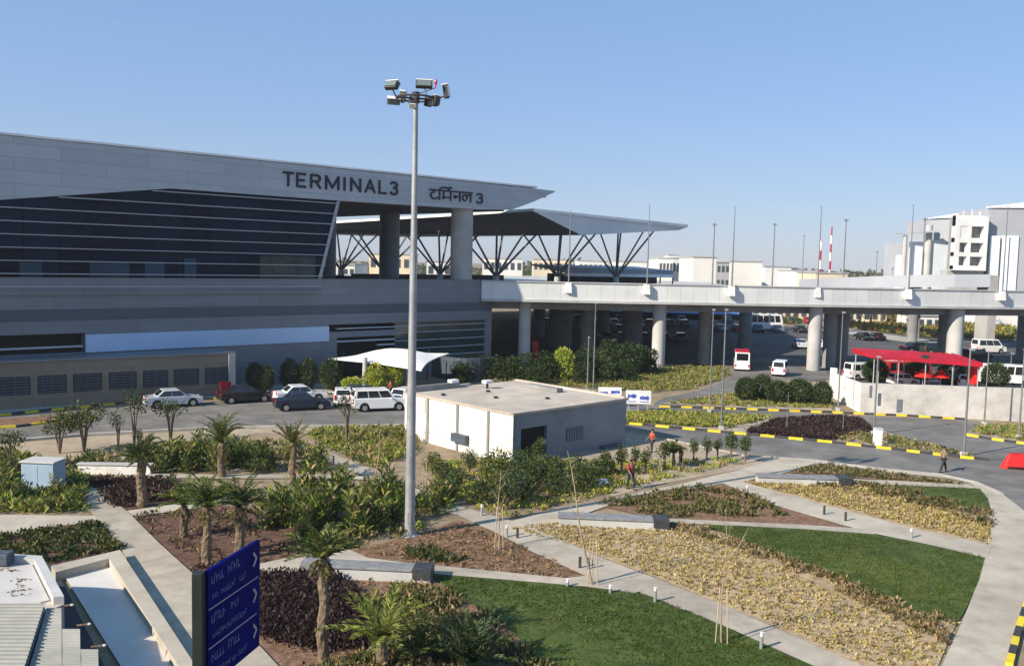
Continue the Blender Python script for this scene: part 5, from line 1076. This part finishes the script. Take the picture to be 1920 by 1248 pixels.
# blue and white boards
for i, (x0, x1, y0, y1, yb, lb) in enumerate(((1122, 1165, 725, 747, 757, 'white board with blue lettering, left one of the pair behind the white building'), (1174, 1220, 731, 757, 765, 'white board with blue lettering, right one of the pair behind the white building'))):
    p = P((x0 + x1) / 2, yb + 6); a = Q(x0, y0, p.y); b = Q(x1, y1, p.y); t = empty('information_board', (p.x, p.y, 0), lb, 'board'); W_ = b.x - a.x
    MB().box(((a.x + b.x) / 2, p.y, (a.z + b.z) / 2), (W_, .08, a.z - b.z)).build('board', 'white', t)
    for k, (f0, f1) in enumerate(((.06, .42), (.55, .93))):
        q = MB(); zc = a.z - (a.z - b.z) * (.55 if k == i else .42); rr = random.Random(i * 7 + k); n_ = 9
        for j in range(n_): q.box((a.x + W_ * (f0 + (f1 - f0) * (j + .5) / n_), p.y - .045, zc + rr.uniform(-.02, .02)), (W_ * (f1 - f0) / n_ * rr.uniform(.55, .85), .02, (a.z - b.z) * rr.uniform(.2, .34)))
        for j in range(7): q.box((a.x + W_ * (f0 + (f1 - f0) * (j + .5) / 7), p.y - .045, a.z - (a.z - b.z) * .84), (W_ * (f1 - f0) / 7 * .6, .02, (a.z - b.z) * .08))
        q.build('lettering', 'blue', t)
    for f in (.12, .5, .88): MB().box((a.x + W_ * f, p.y + .08, b.z / 2 + .1), (.07, .07, b.z + .2)).build('leg', 'galv', t)
# red white blue banner signs
for px, py, d, lb in ((1443, 580, 190, 'round topped red and blue sign above the far white bus'), (1708, 603, 170, 'red white and blue sign over the far shrub bed'), (1852, 612, 165, 'red and white sign right of the shrub bed')):
    c = Q(px, py, d); t = empty('banner_sign', (c.x, d, 0), lb, 'sign'); MB().tube([(c.x, d, 0), (c.x, d, c.z)], .07, 8).build('post', 'galv', t)
    MB().box((c.x, d - .12, c.z + .35), (1.8, .2, .7)).build('red_panel', 'red', t, bevel=.05); MB().box((c.x, d - .12, c.z - .12), (1.5, .2, .22)).build('white_panel', 'white', t); MB().box((c.x, d - .12, c.z - .48), (1.3, .2, .46)).build('blue_panel', 'blue', t, bevel=.05)
# benches
def bench(pl, pr, h, w_, lb, endl=None, endr=True, top='granite', face='conc'):
    a = P(*pl); b = P(*pr); t = empty('stone_bench', tuple((a + b) / 2), lb, 'bench', 'long stone benches along the garden paths'); d = (b - a).normalized(); n_ = Vector((-d.y, d.x, 0)); LL = (b - a).length
    def bb(s0, s1, n0, n1, z0, z1, nm, m_, bev=.015):
        q = MB(); q.hexa([a + d * s + n_ * n__ + Vector((0, 0, z)) for z in (z0, z1) for s, n__ in ((s0, n0), (s1, n0), (s1, n1), (s0, n1))]); return q.build(nm, m_, t, bevel=bev)
    bb(.06, LL - .06, .06, w_ - .06, 0, h - .09, 'plinth', face); bb(0, LL - (.75 if endr else 0), 0, w_, h - .085, h, 'seat', top)
    if endr: bb(LL - .745, LL, -.01, w_ + .01, h - .09 - .28, h + .05, 'end_block', 'granite_dark')
    if endl: bb(-.9, -.02, -.05, w_ + .05, 0, h + .12, 'end_block', 'granite'); bb(-.5, -.3, -.07, -.05, .15, h, 'recess', 'granite_dark', 0)
    return t
bench((606, 1086), (808, 1096), .55, .85, 'long grey stone bench with dark end blocks before the front lawn', endl=True)
bench((1045, 987), (1255, 996), .50, .9, 'long grey stone bench with a dark end block above the yellow groundcover')
bench((1420, 908), (1597, 914), .50, .85, 'long grey stone bench farthest away near the road')
bench((143, 889), (283, 891), .62, .5, 'pale straight bench wall behind the dark purple bed at the left', endr=False, top='conc', face='render_white')
# utility cabinet
p = P(72, 930); t = empty('utility_cabinet', (p.x, p.y, 0), 'pale blue grey metal cabinet among the shrubs at the left', 'cabinet'); cz = top_z(72, 868, p.y)
M['cab'] = mat('cab', (.30, .40, .50), (.36, .46, .56), .8, .5); q = MB(); q.box((p.x, p.y + .55, cz / 2 + .1), (1.72, 1.1, cz - .2), R(-4)); q.build('housing', 'cab', t, bevel=.02)
q = MB(); q.box((p.x, p.y + .55, cz + .04), (1.86, 1.24, .09), R(-4)); q.build('lid', 'conc', t, bevel=.02); MB().box((p.x, p.y + .55, .1), (1.6, 1.0, .2), R(-4)).build('plinth', 'conc_dark', t)
for s_ in (-.42, .42): MB().box((p.x + s_, p.y + .0 - s_ * .07, cz / 2 + .1), (.78, .03, cz - .45), R(-4)).build('door', 'cab', t)
# bollard lights
bl = [(1427, 1218, .6, 'silver', 'on the lawn edge nearest the camera'), (1228, 1130, .6, 'silver', 'on the lawn edge left of the staked tree'), (1144, 1113, .35, 'silver', 'small on the back edge of the front lawn'), (1064, 1101, .35, 'silver', 'small by the corner where lawn meets the thin path'), (1087, 1066, .5, 'dark', 'at the pointed end of the brown mulch bed'), (1103, 1068, .5, 'dark', 'right beside the leaning tree stakes'),
      (1708, 1010, .5, 'silver', 'on the edge of the middle lawn by the crossing path'), (1585, 978, .5, 'dark', 'lower of two on the crossing path'), (1545, 966, .5, 'dark', 'upper of two on the crossing path'), (1400, 930, .6, 'silver', 'where the crossing path starts'), (950, 1008, .6, 'silver', 'by the path fork near the thin staked tree'), (903, 968, .6, 'silver', 'on the diagonal path right of the mast'), (970, 1010, .5, 'dark', 'just right of the path fork'), (640, 892, .6, 'dark', 'on the diagonal path left of the mast'), (625, 872, .6, 'dark', 'beside the upper diagonal path')]
for px, py, h, m_, lb in bl:
    p = P(px, py); t = empty('bollard_light', (p.x, p.y, 0), m_ + ' bollard light ' + lb, 'bollard', 'short bollard lights along the garden paths')
    q = MB(); q.tube([(p.x, p.y, 0), (p.x, p.y, h - .12)], .06, 12); q.build('post', 'steel' if m_ == 'silver' else 'brown_steel', t, smooth=True); MB().tube([(p.x, p.y, h - .12), (p.x, p.y, h - .03), (p.x, p.y, h)], [.055, .055, .075], 12).build('lamp_head', 'white' if m_ == 'silver' else 'brown_steel', t)

# ------------------------------------------------------------------ plants
def fronds(lv, base, n, length, up0, up1, mi, droop=1.0, leafl=.32, npair=15, seed=0, lw_=.045):
    rr = np.random.RandomState(seed)
    for i in range(n):
        az = 2.4 * i + rr.rand() * .5; el = R(up0 + (up1 - up0) * rr.rand()); ln = length * (.75 + .4 * rr.rand())
        h = np.array([math.cos(az), math.sin(az), 0]); pts = []; p = np.array(base, float); e = el
        for k in range(npair + 1):
            pts.append(p.copy()); e -= droop * (R(85) / npair) * (k / npair) * 1.4; p = p + (h * math.cos(e) + np.array([0, 0, 1]) * math.sin(e)) * ln / npair
        pts = np.array(pts); tdir = norm(pts[1:] - pts[:-1]); side = norm(np.cross(tdir, [0, 0, 1])); c = pts[:-1]
        lv.add(c, tdir, ln / npair * 1.15, .035, np.full(npair, mi[0]))
        sc = np.sin(np.linspace(.25, 1, npair) * math.pi) * .8 + .35
        for s_ in (-1, 1):
            for q in (0, .5):
                cc = c + tdir * ln / npair * q
                d = side * s_ * .75 + tdir * .75 + np.array([0, 0, .25]) + rr.randn(npair, 3) * .12
                lv.add(cc, d, leafl * sc, lw_, rr.choice(mi, npair), droop=.18)
PALMS = {}
def palm_mesh(key, th, tr, n, ln, up0, up1, mats, droop=1.0, leafl=.32, seed=0):
    t = empty('palm_tree', (0, 0, 0)); q = MB(); rr = random.Random(seed); pts = []; rs = []; K_ = max(4, int(th / .14))
    for i in range(K_ + 1):
        pts.append((.03 * math.sin(i * .5 + seed), .03 * math.cos(i * .4), th * i / K_)); rs.append(tr * (1.05 if i % 2 else .96) * (1.15 - .3 * i / K_) * rr.uniform(.94, 1.06))
    if th > .05:
        q.tube(pts, rs, 12); q.v = [(x * (1 + rr.uniform(-.13, .16)), y * (1 + rr.uniform(-.13, .16)), z) for x, y, z in q.v]
    rb = np.random.RandomState(seed + 9); q.build('trunk', 'bark', t)
    lv = Leaves(); fronds(lv, (0, 0, th), n, ln, up0, up1, list(range(len(mats))), droop, leafl, seed=seed)
    if th > 1.2: fronds(lv, (0, 0, th - .05), 5, ln * .6, -60, -15, [len(mats)], .5, leafl * .6, seed=seed + 50); mats = list(mats) + ['olive2']
    m_ = int(50 * max(th, .3)); zc = rb.rand(m_) * th; az = rb.rand(m_) * 6.28; c = np.stack([np.cos(az) * tr, np.sin(az) * tr, zc], 1); d = np.stack([np.cos(az) * .5, np.sin(az) * .5, np.ones(m_)], 1)
    lv.build('crown', mats, t)
    return t
def palm(px, py, ytop_trunk, ycrown, label, n=26, up=(15, 85), mats=('palm', 'g2', 'palm2', 'dk2'), tr=.16, seed=0, ln=None, droop=1.0, leafl=.3, group='date palms in the garden'):
    p = P(px, py); th = max(top_z(px, ytop_trunk, p.y), .1); hc = top_z(px, ycrown, p.y); ln = ln or max(.8, (hc - th) * 1.15)
    t = palm_mesh(None, th, tr, n, ln, up[0], up[1], list(mats), droop, leafl, seed); place(t, (p.x, p.y, 0)); return tag(t, label, 'palm tree', group)
palm(605, 1245, 1045, 975, 'slender palm with a rough pale trunk standing right of the blue sign', n=26, tr=.15, seed=1, ln=1.35, droop=.6)
palm(717, 1262, 1198, 1082, 'young bright palm with long arching fronds before the stone bench', n=26, up=(25, 80), tr=.17, seed=2, mats=('palm2', 'yg', 'g3', 'palm'), ln=1.95, droop=.75, leafl=.34)
palm(388, 1058, 950, 893, 'palm with a thick lit trunk just behind the blue sign', n=34, seed=3, tr=.17, ln=1.6, mats=('g2', 'g3', 'palm', 'dk2'))
palm(345, 1007, 948, 880, 'palm with a short thick trunk left of the one behind the blue sign', n=28, seed=4, tr=.17, ln=1.45, mats=('g2', 'yg', 'palm', 'g1'))
palm(449, 1034, 950, 900, 'darker palm third from the left in the mulch bed behind the sign', n=32, seed=5, tr=.18, ln=1.6, mats=('dk2', 'palm', 'g1', 'g2'))
palm(266, 950, 858, 815, 'lone palm with a dark tuft on the purple bed at the left', n=26, seed=6, tr=.22, ln=1.5, mats=('dk2', 'g1', 'olive', 'dk'))
palm(415, 895, 830, 765, 'palm with upright drooping fronds among the leafy plants near the road', n=30, up=(35, 88), seed=7, tr=.2, ln=2.0, mats=('palm', 'g2', 'palm2', 'dk2'), droop=1.3)
palm(549, 908, 830, 782, 'palm with sparse V shaped fronds left of the mast', n=15, up=(35, 75), seed=8, tr=.19, ln=1.7, droop=.4, mats=('palm', 'olive', 'palm2'))
palm(880, 1262, 1250, 1150, 'dark spiky fan palm at the bottom centre', n=34, up=(10, 85), seed=9, tr=.2, ln=1.75, droop=.5, mats=('dk', 'dk2', 'blue_g', 'palm'), leafl=.4)
palm(790, 1250, 1225, 1165, 'small ragged palm between the young bright palm and the dark fan palm', n=20, seed=12, tr=.12, ln=1.1, droop=.7)
palm(1262, 958 - 80, 850, 828, 'tiny palm by the right corner of the white building', n=16, seed=13, tr=.1, ln=.9)
# far palms beyond the car park
pf = palm_mesh(None, 4.2, .25, 20, 2.6, 0, 80, ['palm', 'g1', 'g2'], 1.1, .7, 21); place(pf, (0, 0, 0)); tag(pf, 'palm', 'palm tree', 'palms beyond the car park')
fpl = [(1612, 600), (1632, 603), (1652, 598), (1672, 606), (1690, 600), (1705, 608), (1726, 604), (1745, 600), (1835, 600), (1850, 605), (1795, 596)]
for i, (px, py) in enumerate(fpl):
    o = pf if i == 0 else copy_tree(pf); p = P(px, py + 14); place(o, (p.x, p.y, 0), i * 1.3, .75 + .3 * ((i * 7) % 5) / 5, 'small far palm in the row of palms beyond the car park under the elevated road')
# canna like broad leaved plants
def canna(seed, mats, h=1.6):
    rr = np.random.RandomState(seed); t = empty('leafy_plant', (0, 0, 0)); q = MB(); lv = Leaves()
    for k in range(9):
        a = rr.rand() * 6.28; r_ = .1 + rr.rand() * .35; b = np.array([r_ * math.cos(a), r_ * math.sin(a), 0]); hh = h * (.65 + .45 * rr.rand()); tip = b + np.array([rr.randn() * .12, rr.randn() * .12, hh]); q.tube([b, tip], [.02, .012], 5)
        m_ = 12; f = np.linspace(.08, 1, m_)[:, None]; c = b + (tip - b) * f; az = a + np.arange(m_) * 2.4; d = np.stack([np.cos(az) * .75, np.sin(az) * .75, .35 + f[:, 0] * .7], 1) + rr.randn(m_, 3) * .1
        lv.add(c, d, .5 * (.8 + .4 * rr.rand(m_)), .11, rr.choice(len(mats), m_), droop=.12)
    q.build('stem', L['g1'], t); lv.build('foliage', mats, t); return t
def mass(protos, poly, n, label, group, cat, smin=.7, smax=1.15, seed=1):
    pts = scatter(PX(poly), n); rr = random.Random(seed)
    for i in range(n):
        o = copy_tree(protos[i % len(protos)]); place(o, (pts[i][0], pts[i][1], 0), rr.random() * 6.28, rr.uniform(smin, smax), label, group); o['category'] = cat
c_pro = [canna(i, m_) for i, m_ in enumerate((['g1', 'g2', 'dk2', 'yg'], ['g2', 'g3', 'blue_g', 'yl2'], ['dk2', 'blue_g', 'g1', 'g3'], ['g2', 'yg', 'g1', 'dry']))]
mass(c_pro, [(495, 965), (560, 945), (640, 935), (700, 940), (760, 945), (800, 950), (790, 985), (700, 1000), (620, 1028), (540, 1015), (490, 985)], 50, 'tall broad leaved green plant massed left of the high mast', 'broad leaved plants left of the mast', 'plant', .6, 1.15, 2)
mass(c_pro, [(150, 886), (250, 868), (330, 858), (560, 862), (610, 884), (400, 888)], 40, 'broad leaved green plant massed between the road and the cross path', 'broad leaved plants near the road', 'plant', .6, 1.0, 3)
mass(c_pro, [(790, 930), (845, 930), (850, 965), (800, 990)], 7, 'broad leaved plant just right of the high mast', 'broad leaved plants right of the mast', 'plant', .6, .95, 4)
mass(c_pro, [(-30, 850), (40, 870), (150, 940), (150, 955), (0, 955), (-60, 950)], 20, 'broad leaved plant around the utility cabinet', 'broad leaved plants around the cabinet', 'plant', .5, .8, 5)
# shrubs: leaf clouds on a short stem
def shrub(seed, mats, rx, rz, zc, n=900, ll=.17, name='shrub', stem=True, weights=None, round_=0.0, trunk='bark', tr=.05):
    rr = np.random.RandomState(seed); t = empty(name, (0, 0, 0)); lv = Leaves(); nb = 9
    cen = norm(rr.randn(nb, 3)) * np.array([rx, rx, rz]) * .5 * (1 - round_); rad = (.45 + .3 * rr.rand(nb)) * (1 - round_) + round_
    w_ = rr.randint(0, nb, n); d = norm(rr.randn(n, 3)); c = cen[w_] + d * (rad[w_] * (.75 + .3 * rr.rand(n)))[:, None] * np.array([rx, rx, rz]); c[:, 2] += zc; c[:, 2] = np.maximum(c[:, 2], .05)
    lm = rr.choice(len(mats), nb, p=weights); mi = np.where(rr.rand(n) < .6, lm[w_], rr.choice(len(mats), n, p=weights))
    lv.add(c, d + rr.randn(n, 3) * .6, ll * (.7 + .6 * rr.rand(n)), ll * .55, mi)
    if stem:
        q = MB()
        for k in range(4): a = k * 1.6 + seed; q.tube([(0, 0, 0), (math.cos(a) * rx * .15, math.sin(a) * rx * .15, zc * .6), (math.cos(a) * rx * .45, math.sin(a) * rx * .45, zc + rz * .3)], [tr, tr * .8, tr * .35], 6)
        q.build('stem', trunk, t)
    lv.build('foliage', mats, t); return t
def drop(pro, px, py, sc, label, group=None, cat='shrub', rz=0, sz=None, first=[None]):
    o = copy_tree(pro); p = P(px, py); place(o, (p.x, p.y, 0), rz, sc, label, group, sz); o['category'] = cat; return o
def purge(l):
    for b in l:
        for ch in list(b.children): bpy.data.objects.remove(ch)
        bpy.data.objects.remove(b)
hedge = [shrub(i, ['dk', 'dk2', 'g1', 'dk'], 1.5, 1.45, 1.5, 1500, .3) for i in range(3)]
hs = [(855, 716, .7), (880, 714, .75), (905, 712, .85), (935, 713, .85), (962, 714, .9), (990, 716, 1.0), (1015, 715, 1.05), (1040, 712, .95), (1090, 715, 1.0), (1105, 706, 1.15), (1130, 712, 1.15), (1148, 700, 1.3), (1170, 706, 1.25), (1192, 700, 1.15), (1212, 702, 1.0), (1010, 722, .8), (1140, 716, .9), (1095, 722, .8), (1170, 718, .8)]
for i, (px, py, s_) in enumerate(hs): drop(hedge[i % 3], px, py, s_, 'dark green bushy shrub in the dense row before the elevated road', 'dark shrubs before the elevated road', rz=i * 1.1, cat='shrub')
clip = shrub(31, ['dk2', 'g1', 'dk'], 1.25, 1.2, 1.2, 3600, .2, 'clipped_bush', round_=.75)
cb = [(1399, 752, 'first'), (1427, 748, 'second'), (1457, 756, 'third'), (1500, 757, 'fourth'), (1541, 760, 'last')]
for i, (px, py, od) in enumerate(cb): drop(clip, px, py, [.86, .84, .9, .98, .72][i], f'{od} clipped dark bush from the left, on the verge left of the pale wall', 'clipped round bushes left of the pale wall', 'bush', i * 1.7, sz=[.95, 1.0, .9, .98, .95][i])
clb = drop(clip, 1866, 727, 1.15, 'dark rounded bush behind the retaining wall right of the red shelter', cat='bush'); drop(clip, 1640, 716, 1.1, 'dark bush at the left end of the red shelter', cat='bush', rz=1); drop(clip, 1715, 720, 1.1, 'bush under the left part of the red shelter roof', cat='bush', rz=2); drop(clip, 1782, 723, 1.2, 'bush under the middle of the red shelter roof', cat='bush', rz=3)
top_ = shrub(33, ['dk', 'dk2', 'g1'], .95, 1.5, 1.7, 2400, .2, 'columnar_bush', round_=.7)
for i, (px, py, od) in enumerate(((478, 733, 'first'), (498, 737, 'second'), (543, 731, 'third'), (577, 731, 'fourth'), (618, 733, 'last'))): drop(top_, px, py, [.85, .85, .95, .95, 1.0][i], f'{od} of five upright dark bushes, counted left to right, before the terminal wall', 'upright bushes before the terminal wall', 'bush', i)
limeb = [shrub(35 + i, ['lime', 'yg', 'yl'], 1.1, .7, .95, 1500, .2) for i in range(2)]
drop(limeb[0], 664, 740, 1.0, 'yellow green rounded bush left of the tent post'); drop(limeb[1], 705, 738, 1.1, 'yellow green wide bush right of the tent post', sz=1.7); drop(limeb[0], 735, 736, .9, 'yellow green bush under the right half of the tent', sz=1.7, rz=2); drop(limeb[1], 862, 718, .5, 'small yellow bush at the left end of the dark shrub row'); drop(limeb[0], 1058, 715, 1.0, 'olive yellow bush in the gap of the dark shrub row', sz=2.2)
purge([clip, top_] + hedge + limeb)
midb = [shrub(50 + i, m_, .72, .85, 1.0, 1100, .14) for i, m_ in enumerate((['dk', 'dk2', 'g1', 'g2'], ['dk2', 'g1', 'g2', 'g3', 'yl2'], ['dk2', 'g1', 'blue_g', 'g2']))]
ms_ = [(835, 898, .9), (812, 888, .8), (858, 918, .8), (900, 940, 1.0), (925, 930, 1.0), (950, 950, 1.15), (975, 935, 1.1), (935, 900, 1.0), (965, 905, 1.1), (990, 915, 1.1), (1000, 890, .9), (1020, 905, 1.0), (1035, 920, 1.0), (1050, 900, .95), (1080, 905, .9), (1100, 912, .95), (912, 885, .8), (880, 880, .7), (1120, 890, .75), (1145, 885, .6), (1060, 925, .8), (985, 875, .8)]
for i, (px, py, s_) in enumerate(ms_): drop(midb[i % 3], px, py + 5, s_ * (.8 + .3 * ((i * 37) % 10) / 10), 'dark green leafy shrub in the thicket in front of the white building', 'dark shrubs in front of the white building', rz=i * 1.9)
purge(midb)
slim = shrub(70, ['dk2', 'g1', 'g2'], .38, .55, 1.35, 420, .15, 'young_tree')
sl_l = [(1135, 895), (1165, 892), (1210, 885), (1245, 880), (1300, 865), (1325, 862), (1370, 864), (1397, 868), (1345, 858), (1010, 870), (1190, 880)]
for i, (px, py) in enumerate(sl_l): drop(slim, px, py, [.9, 1.0, .8, 1.0, .8, .8, 1.05, 1.0, .7, .9, .8][i], 'slim young tree with a small green tuft between the white building and the promenade', 'slim young trees right of the white building', 'young tree', i)
purge([slim])
# spreading small trees near the road at left
tr_ = [shrub(80, ['dk2', 'olive', 'g1'], 1.35, .75, 2.1, 750, .2, 'small_tree', tr=.07), shrub(81, ['dk2', 'g1', 'olive'], 1.0, .5, 2.2, 380, .18, 'small_tree', tr=.06), shrub(82, ['dk', 'dk2'], .7, .9, 2.6, 260, .17, 'small_tree', tr=.05)]
drop(tr_[0], 158, 845, 1.05, 'small spreading tree with a wide dark crown in front of the road at the left', cat='tree'); drop(tr_[0], 112, 850, .9, 'small spreading tree left of the wide crowned one by the road', cat='tree', rz=2)
drop(tr_[1], 320, 832, 1.1, 'small flat topped tree right of the silver car shadow by the road', cat='tree'); drop(tr_[2], 252, 838, 1.15, 'thin sparse tree with dark leaf clumps in front of the road', cat='tree'); drop(tr_[2], 650, 832, 1.1, 'thin sparse tree below the small white car', cat='tree', rz=1)
drop(tr_[2], 222, 845, .8, 'shorter thin tree left of the sparse dark clumped tree', cat='tree', rz=2); drop(tr_[1], 20, 885, .9, 'dark bushy small tree at the left edge behind the cabinet', cat='tree', rz=1)
purge(tr_)
purge(c_pro)
# thin young trees tied to stakes
def staked(px, py, ptx, pty, label, seed, leaves=60, lean=None, mid=None, stakes=2, twig=.8, r_=.035):
    rr = random.Random(seed); p = P(px, py); tp = Q(ptx, pty, p.y); t = empty('young_tree', (p.x, p.y, 0), label, 'young tree', 'thin young trees tied to stakes'); q = MB(); H_ = tp.z
    pts = [Vector((p.x + (tp.x - p.x) * f + .05 * math.sin(f * 7 + seed) * min(1, f * 4), p.y + .04 * math.sin(f * 5), H_ * f)) for f in [i / 8 for i in range(9)]]
    q.tube(pts, [r_ * (1 - .75 * i / 8) for i in range(9)], 7); tips = []
    for k in range(9):
        f = rr.uniform(.55, .98); b = pts[int(f * 8)]; a = rr.random() * 6.28; l = twig * rr.uniform(.4, 1) * (1.2 - f) * 2; m_ = b + Vector((math.cos(a) * l * .5, math.sin(a) * l * .5, l * .6)); e = m_ + Vector((math.cos(a) * l * .25, math.sin(a) * l * .25, l * .5)); q.tube([b, m_, e], [.012, .008, .004], 5); tips += [m_, e]
    q.build('trunk', 'bark_pale', t, smooth=True)
    if leaves:
        lv = Leaves(); c = np.array([tuple(tips[rr.randrange(len(tips))]) for _ in range(leaves)]) + NR.randn(leaves, 3) * .12; lv.add(c, NR.randn(leaves, 3), .12, .05, NR.randint(0, 3, leaves)); lv.build('foliage', ['olive2', 'g2', 'dry2'], t)
    for k in range(stakes):
        dx_ = (-.18, .2, .02)[k]; dy_ = (.05, -.05, .25)[k]; MB().tube([(p.x + dx_, p.y + dy_, 0), (p.x + dx_ * .6, p.y + dy_ * .6, min(1.9, H_ * .6))], .022, 6).build('stake', 'stake', t)
    MB().bar((p.x - .16, p.y + .03, min(1.6, H_ * .5)), (p.x + .17, p.y - .04, min(1.6, H_ * .5)), .02, .02).build('tie', 'stake', t)
staked(935, 1030, 937, 880, 'thin staked young tree on the brown mulch bed right of the mast', 1, 30, stakes=2)
staked(1110, 1098, 1063, 845, 'leaning bare young tree with stakes by the pointed mulch bed', 2, 40, stakes=3, twig=.6, r_=.05)
staked(1352, 1208, 1362, 955, 'thin bare young tree with two pale stakes on the front lawn edge', 3, 50, stakes=2, twig=1.1)
staked(700, 925, 715, 800, 'pale thin bare tree left of the mast near the road', 4, 25, stakes=0, twig=.7, r_=.055)
staked(797, 945, 800, 795, 'thin young tree just right of the high mast', 5, 35, stakes=1)
staked(1278, 878, 1283, 828, 'short thin young tree beside the yellow clad worker', 6, 30, stakes=1, twig=.5)
staked(1240, 890, 1238, 835, 'short thin young tree near the right corner of the white building', 7, 30, stakes=1, twig=.5)

# ------------------------------------------------------------------ people
def person(px, py, h, label, top_m, leg_m, facing=0, stride=.18, lean=0.0, arm=(.1, .25), cap=None, sit=False):
    p = P(px, py); s_ = h / 1.72; t = empty('person', (0, 0, 0), label, 'person')
    def skin_obj(name, nodes, edges, m_, parent=t, sub=1):
        me = bpy.data.meshes.new(name); me.from_pydata([n[:3] for n in nodes], edges, []); me.materials.append(M[m_]); o = link_mesh(name, me, parent); md = o.modifiers.new('skin', 'SKIN'); md.use_smooth_shade = True
        for i, n_ in enumerate(nodes): me.skin_vertices[0].data[i].radius = (n_[3], n_[4] if len(n_) > 4 else n_[3])
        me.skin_vertices[0].data[0].use_root = True; sb = o.modifiers.new('sub', 'SUBSURF'); sb.levels = sub; sb.render_levels = sub; return o
    st = stride; L_ = lean
    J = dict(pel=(0, 0, .95), wst=(L_ * .15, 0, 1.08), chs=(L_ * .4, 0, 1.32), nk=(L_ * .55, 0, 1.48), hd=(L_ * .65, 0, 1.58), crn=(L_ * .68, 0, 1.68))
    nodes = []; edges = []; idx = {}
    def nd(k, co, r1, r2=None): idx[k] = len(nodes); nodes.append((*co, r1, r2 or r1)); return idx[k]
    def ed(a, b): edges.append((idx[a], idx[b]))
    nd('pel', J['pel'], .13, .10); nd('wst', J['wst'], .125, .09); nd('chs', J['chs'], .15, .10); nd('nk', J['nk'], .055); nd('hd', J['hd'], .085, .095); nd('crn', J['crn'], .07)
    for a, b in (('pel', 'wst'), ('wst', 'chs'), ('chs', 'nk'), ('nk', 'hd'), ('hd', 'crn')): ed(a, b)
    for sd, sg_ in (('l', 1), ('r', -1)):
        fx = st * sg_; ax = arm[0] * sg_
        nd('sh' + sd, (L_ * .4, .19 * sg_, 1.40), .06); nd('el' + sd, (L_ * .4 - ax, .24 * sg_, 1.13), .045); nd('wr' + sd, (L_ * .5 - ax + arm[1], .25 * sg_, .92), .03); nd('pa' + sd, (L_ * .5 - ax + arm[1] + .03, .25 * sg_, .85), .035, .018)
        ed('chs', 'sh' + sd); ed('sh' + sd, 'el' + sd); ed('el' + sd, 'wr' + sd); ed('wr' + sd, 'pa' + sd)
        for f in range(5): k = f'f{f}{sd}'; nd(k, (L_ * .5 - ax + arm[1] + .04 + .015 * (f - 2), .25 * sg_ + .012 * (f - 2), .78 + (.04 if f == 0 else .01 * abs(f - 2))), .009); ed('pa' + sd, k)
        nd('hp' + sd, (0, .09 * sg_, .90), .09); nd('kn' + sd, (fx * .55 + .03, .10 * sg_, .50), .06); nd('an' + sd, (fx, .10 * sg_, .10), .04); nd('to' + sd, (fx + .15, .11 * sg_, .04), .035, .03)
        ed('pel', 'hp' + sd); ed('hp' + sd, 'kn' + sd); ed('kn' + sd, 'an' + sd); ed('an' + sd, 'to' + sd)
    body = skin_obj('body', nodes, edges, 'skin')
    g_ = .016; sub_ = ['pel', 'wst', 'chs', 'shl', 'shr', 'ell', 'elr', 'nk']
    def pick(keys, eds, grow, nm, m_, over={}):
        ns = []; mp = {}
        for k in keys: a = nodes[idx[k]]; mp[k] = len(ns); r_ = over.get(k); ns.append((a[0], a[1], a[2], (r_ or a[3]) + grow, (r_ or a[4]) + grow))
        return skin_obj(nm, ns, [(mp[a], mp[b]) for a, b in eds], m_)
    pick(['chs', 'wst', 'pel', 'shl', 'shr', 'ell', 'elr'], [('chs', 'wst'), ('wst', 'pel'), ('chs', 'shl'), ('chs', 'shr'), ('shl', 'ell'), ('shr', 'elr')], .022, 'shirt', top_m)
    pick(['pel', 'hpl', 'hpr', 'knl', 'knr', 'anl', 'anr'], [('pel', 'hpl'), ('pel', 'hpr'), ('hpl', 'knl'), ('hpr', 'knr'), ('knl', 'anl'), ('knr', 'anr')], .02, 'trousers', leg_m)
    hx = L_ * .66; MB().ball((hx - .015, 0, 1.655), (.105, .09, .085), 12, 8).build('hair' if not cap else 'cap', 'hair' if not cap else cap, t, smooth=True)
    q = MB(); q.ball((hx + .10, 0, 1.585), (.02, .014, .022), 6, 5); q.build('nose', 'skin', body)
    for sy in (-.03, .03): MB().ball((hx + .088, sy, 1.612), (.012, .012, .008), 6, 4).build('eye', 'dark', body)
    MB().box((hx + .09, 0, 1.548), (.012, .04, .008)).build('mouth', 'lamp_red', body)
    for sy in (-.095, .095): MB().ball((hx, sy, 1.59), (.018, .01, .028), 6, 5).build('ear', 'skin', body)
    for sg_ in (1, -1): fx = st * sg_; MB().box((fx + .06, .105 * sg_, .04), (.27, .095, .075)).build('shoe', 'dark', t, bevel=.02)
    place(t, (p.x, p.y, 0), facing, s_); return t
person(1182, 917, 1.7, 'person in a red and white top and dark trousers walking on the path', 'cl_red', 'cl_navy', R(-60), .22)
person(1222, 848, 1.6, 'worker in an orange vest standing behind the small trees by the white building', 'cl_orange', 'cl_dark', R(200), .05)
person(1276, 872, 1.65, 'worker in a yellow top bending near the road edge', 'cl_yellow', 'cl_dark', R(170), .08, lean=.5)
person(1768, 885, 1.65, 'person in a pale top crossing the road by the island tip', 'cl_khaki', 'cl_dark', R(0), .25)
person(675, 768, 1.65, 'person in khaki standing behind the white off road car', 'cl_khaki', 'cl_dark', R(90), .04)
person(732, 745, 1.65, 'person in a dark red shirt standing under the tent canopy', 'cl_red', 'cl_dark', R(200), .04)
person(1015, 862, 1.6, 'person in a pale shirt in front of the black doorway', 'cl_white', 'cl_dark', R(250), .05)
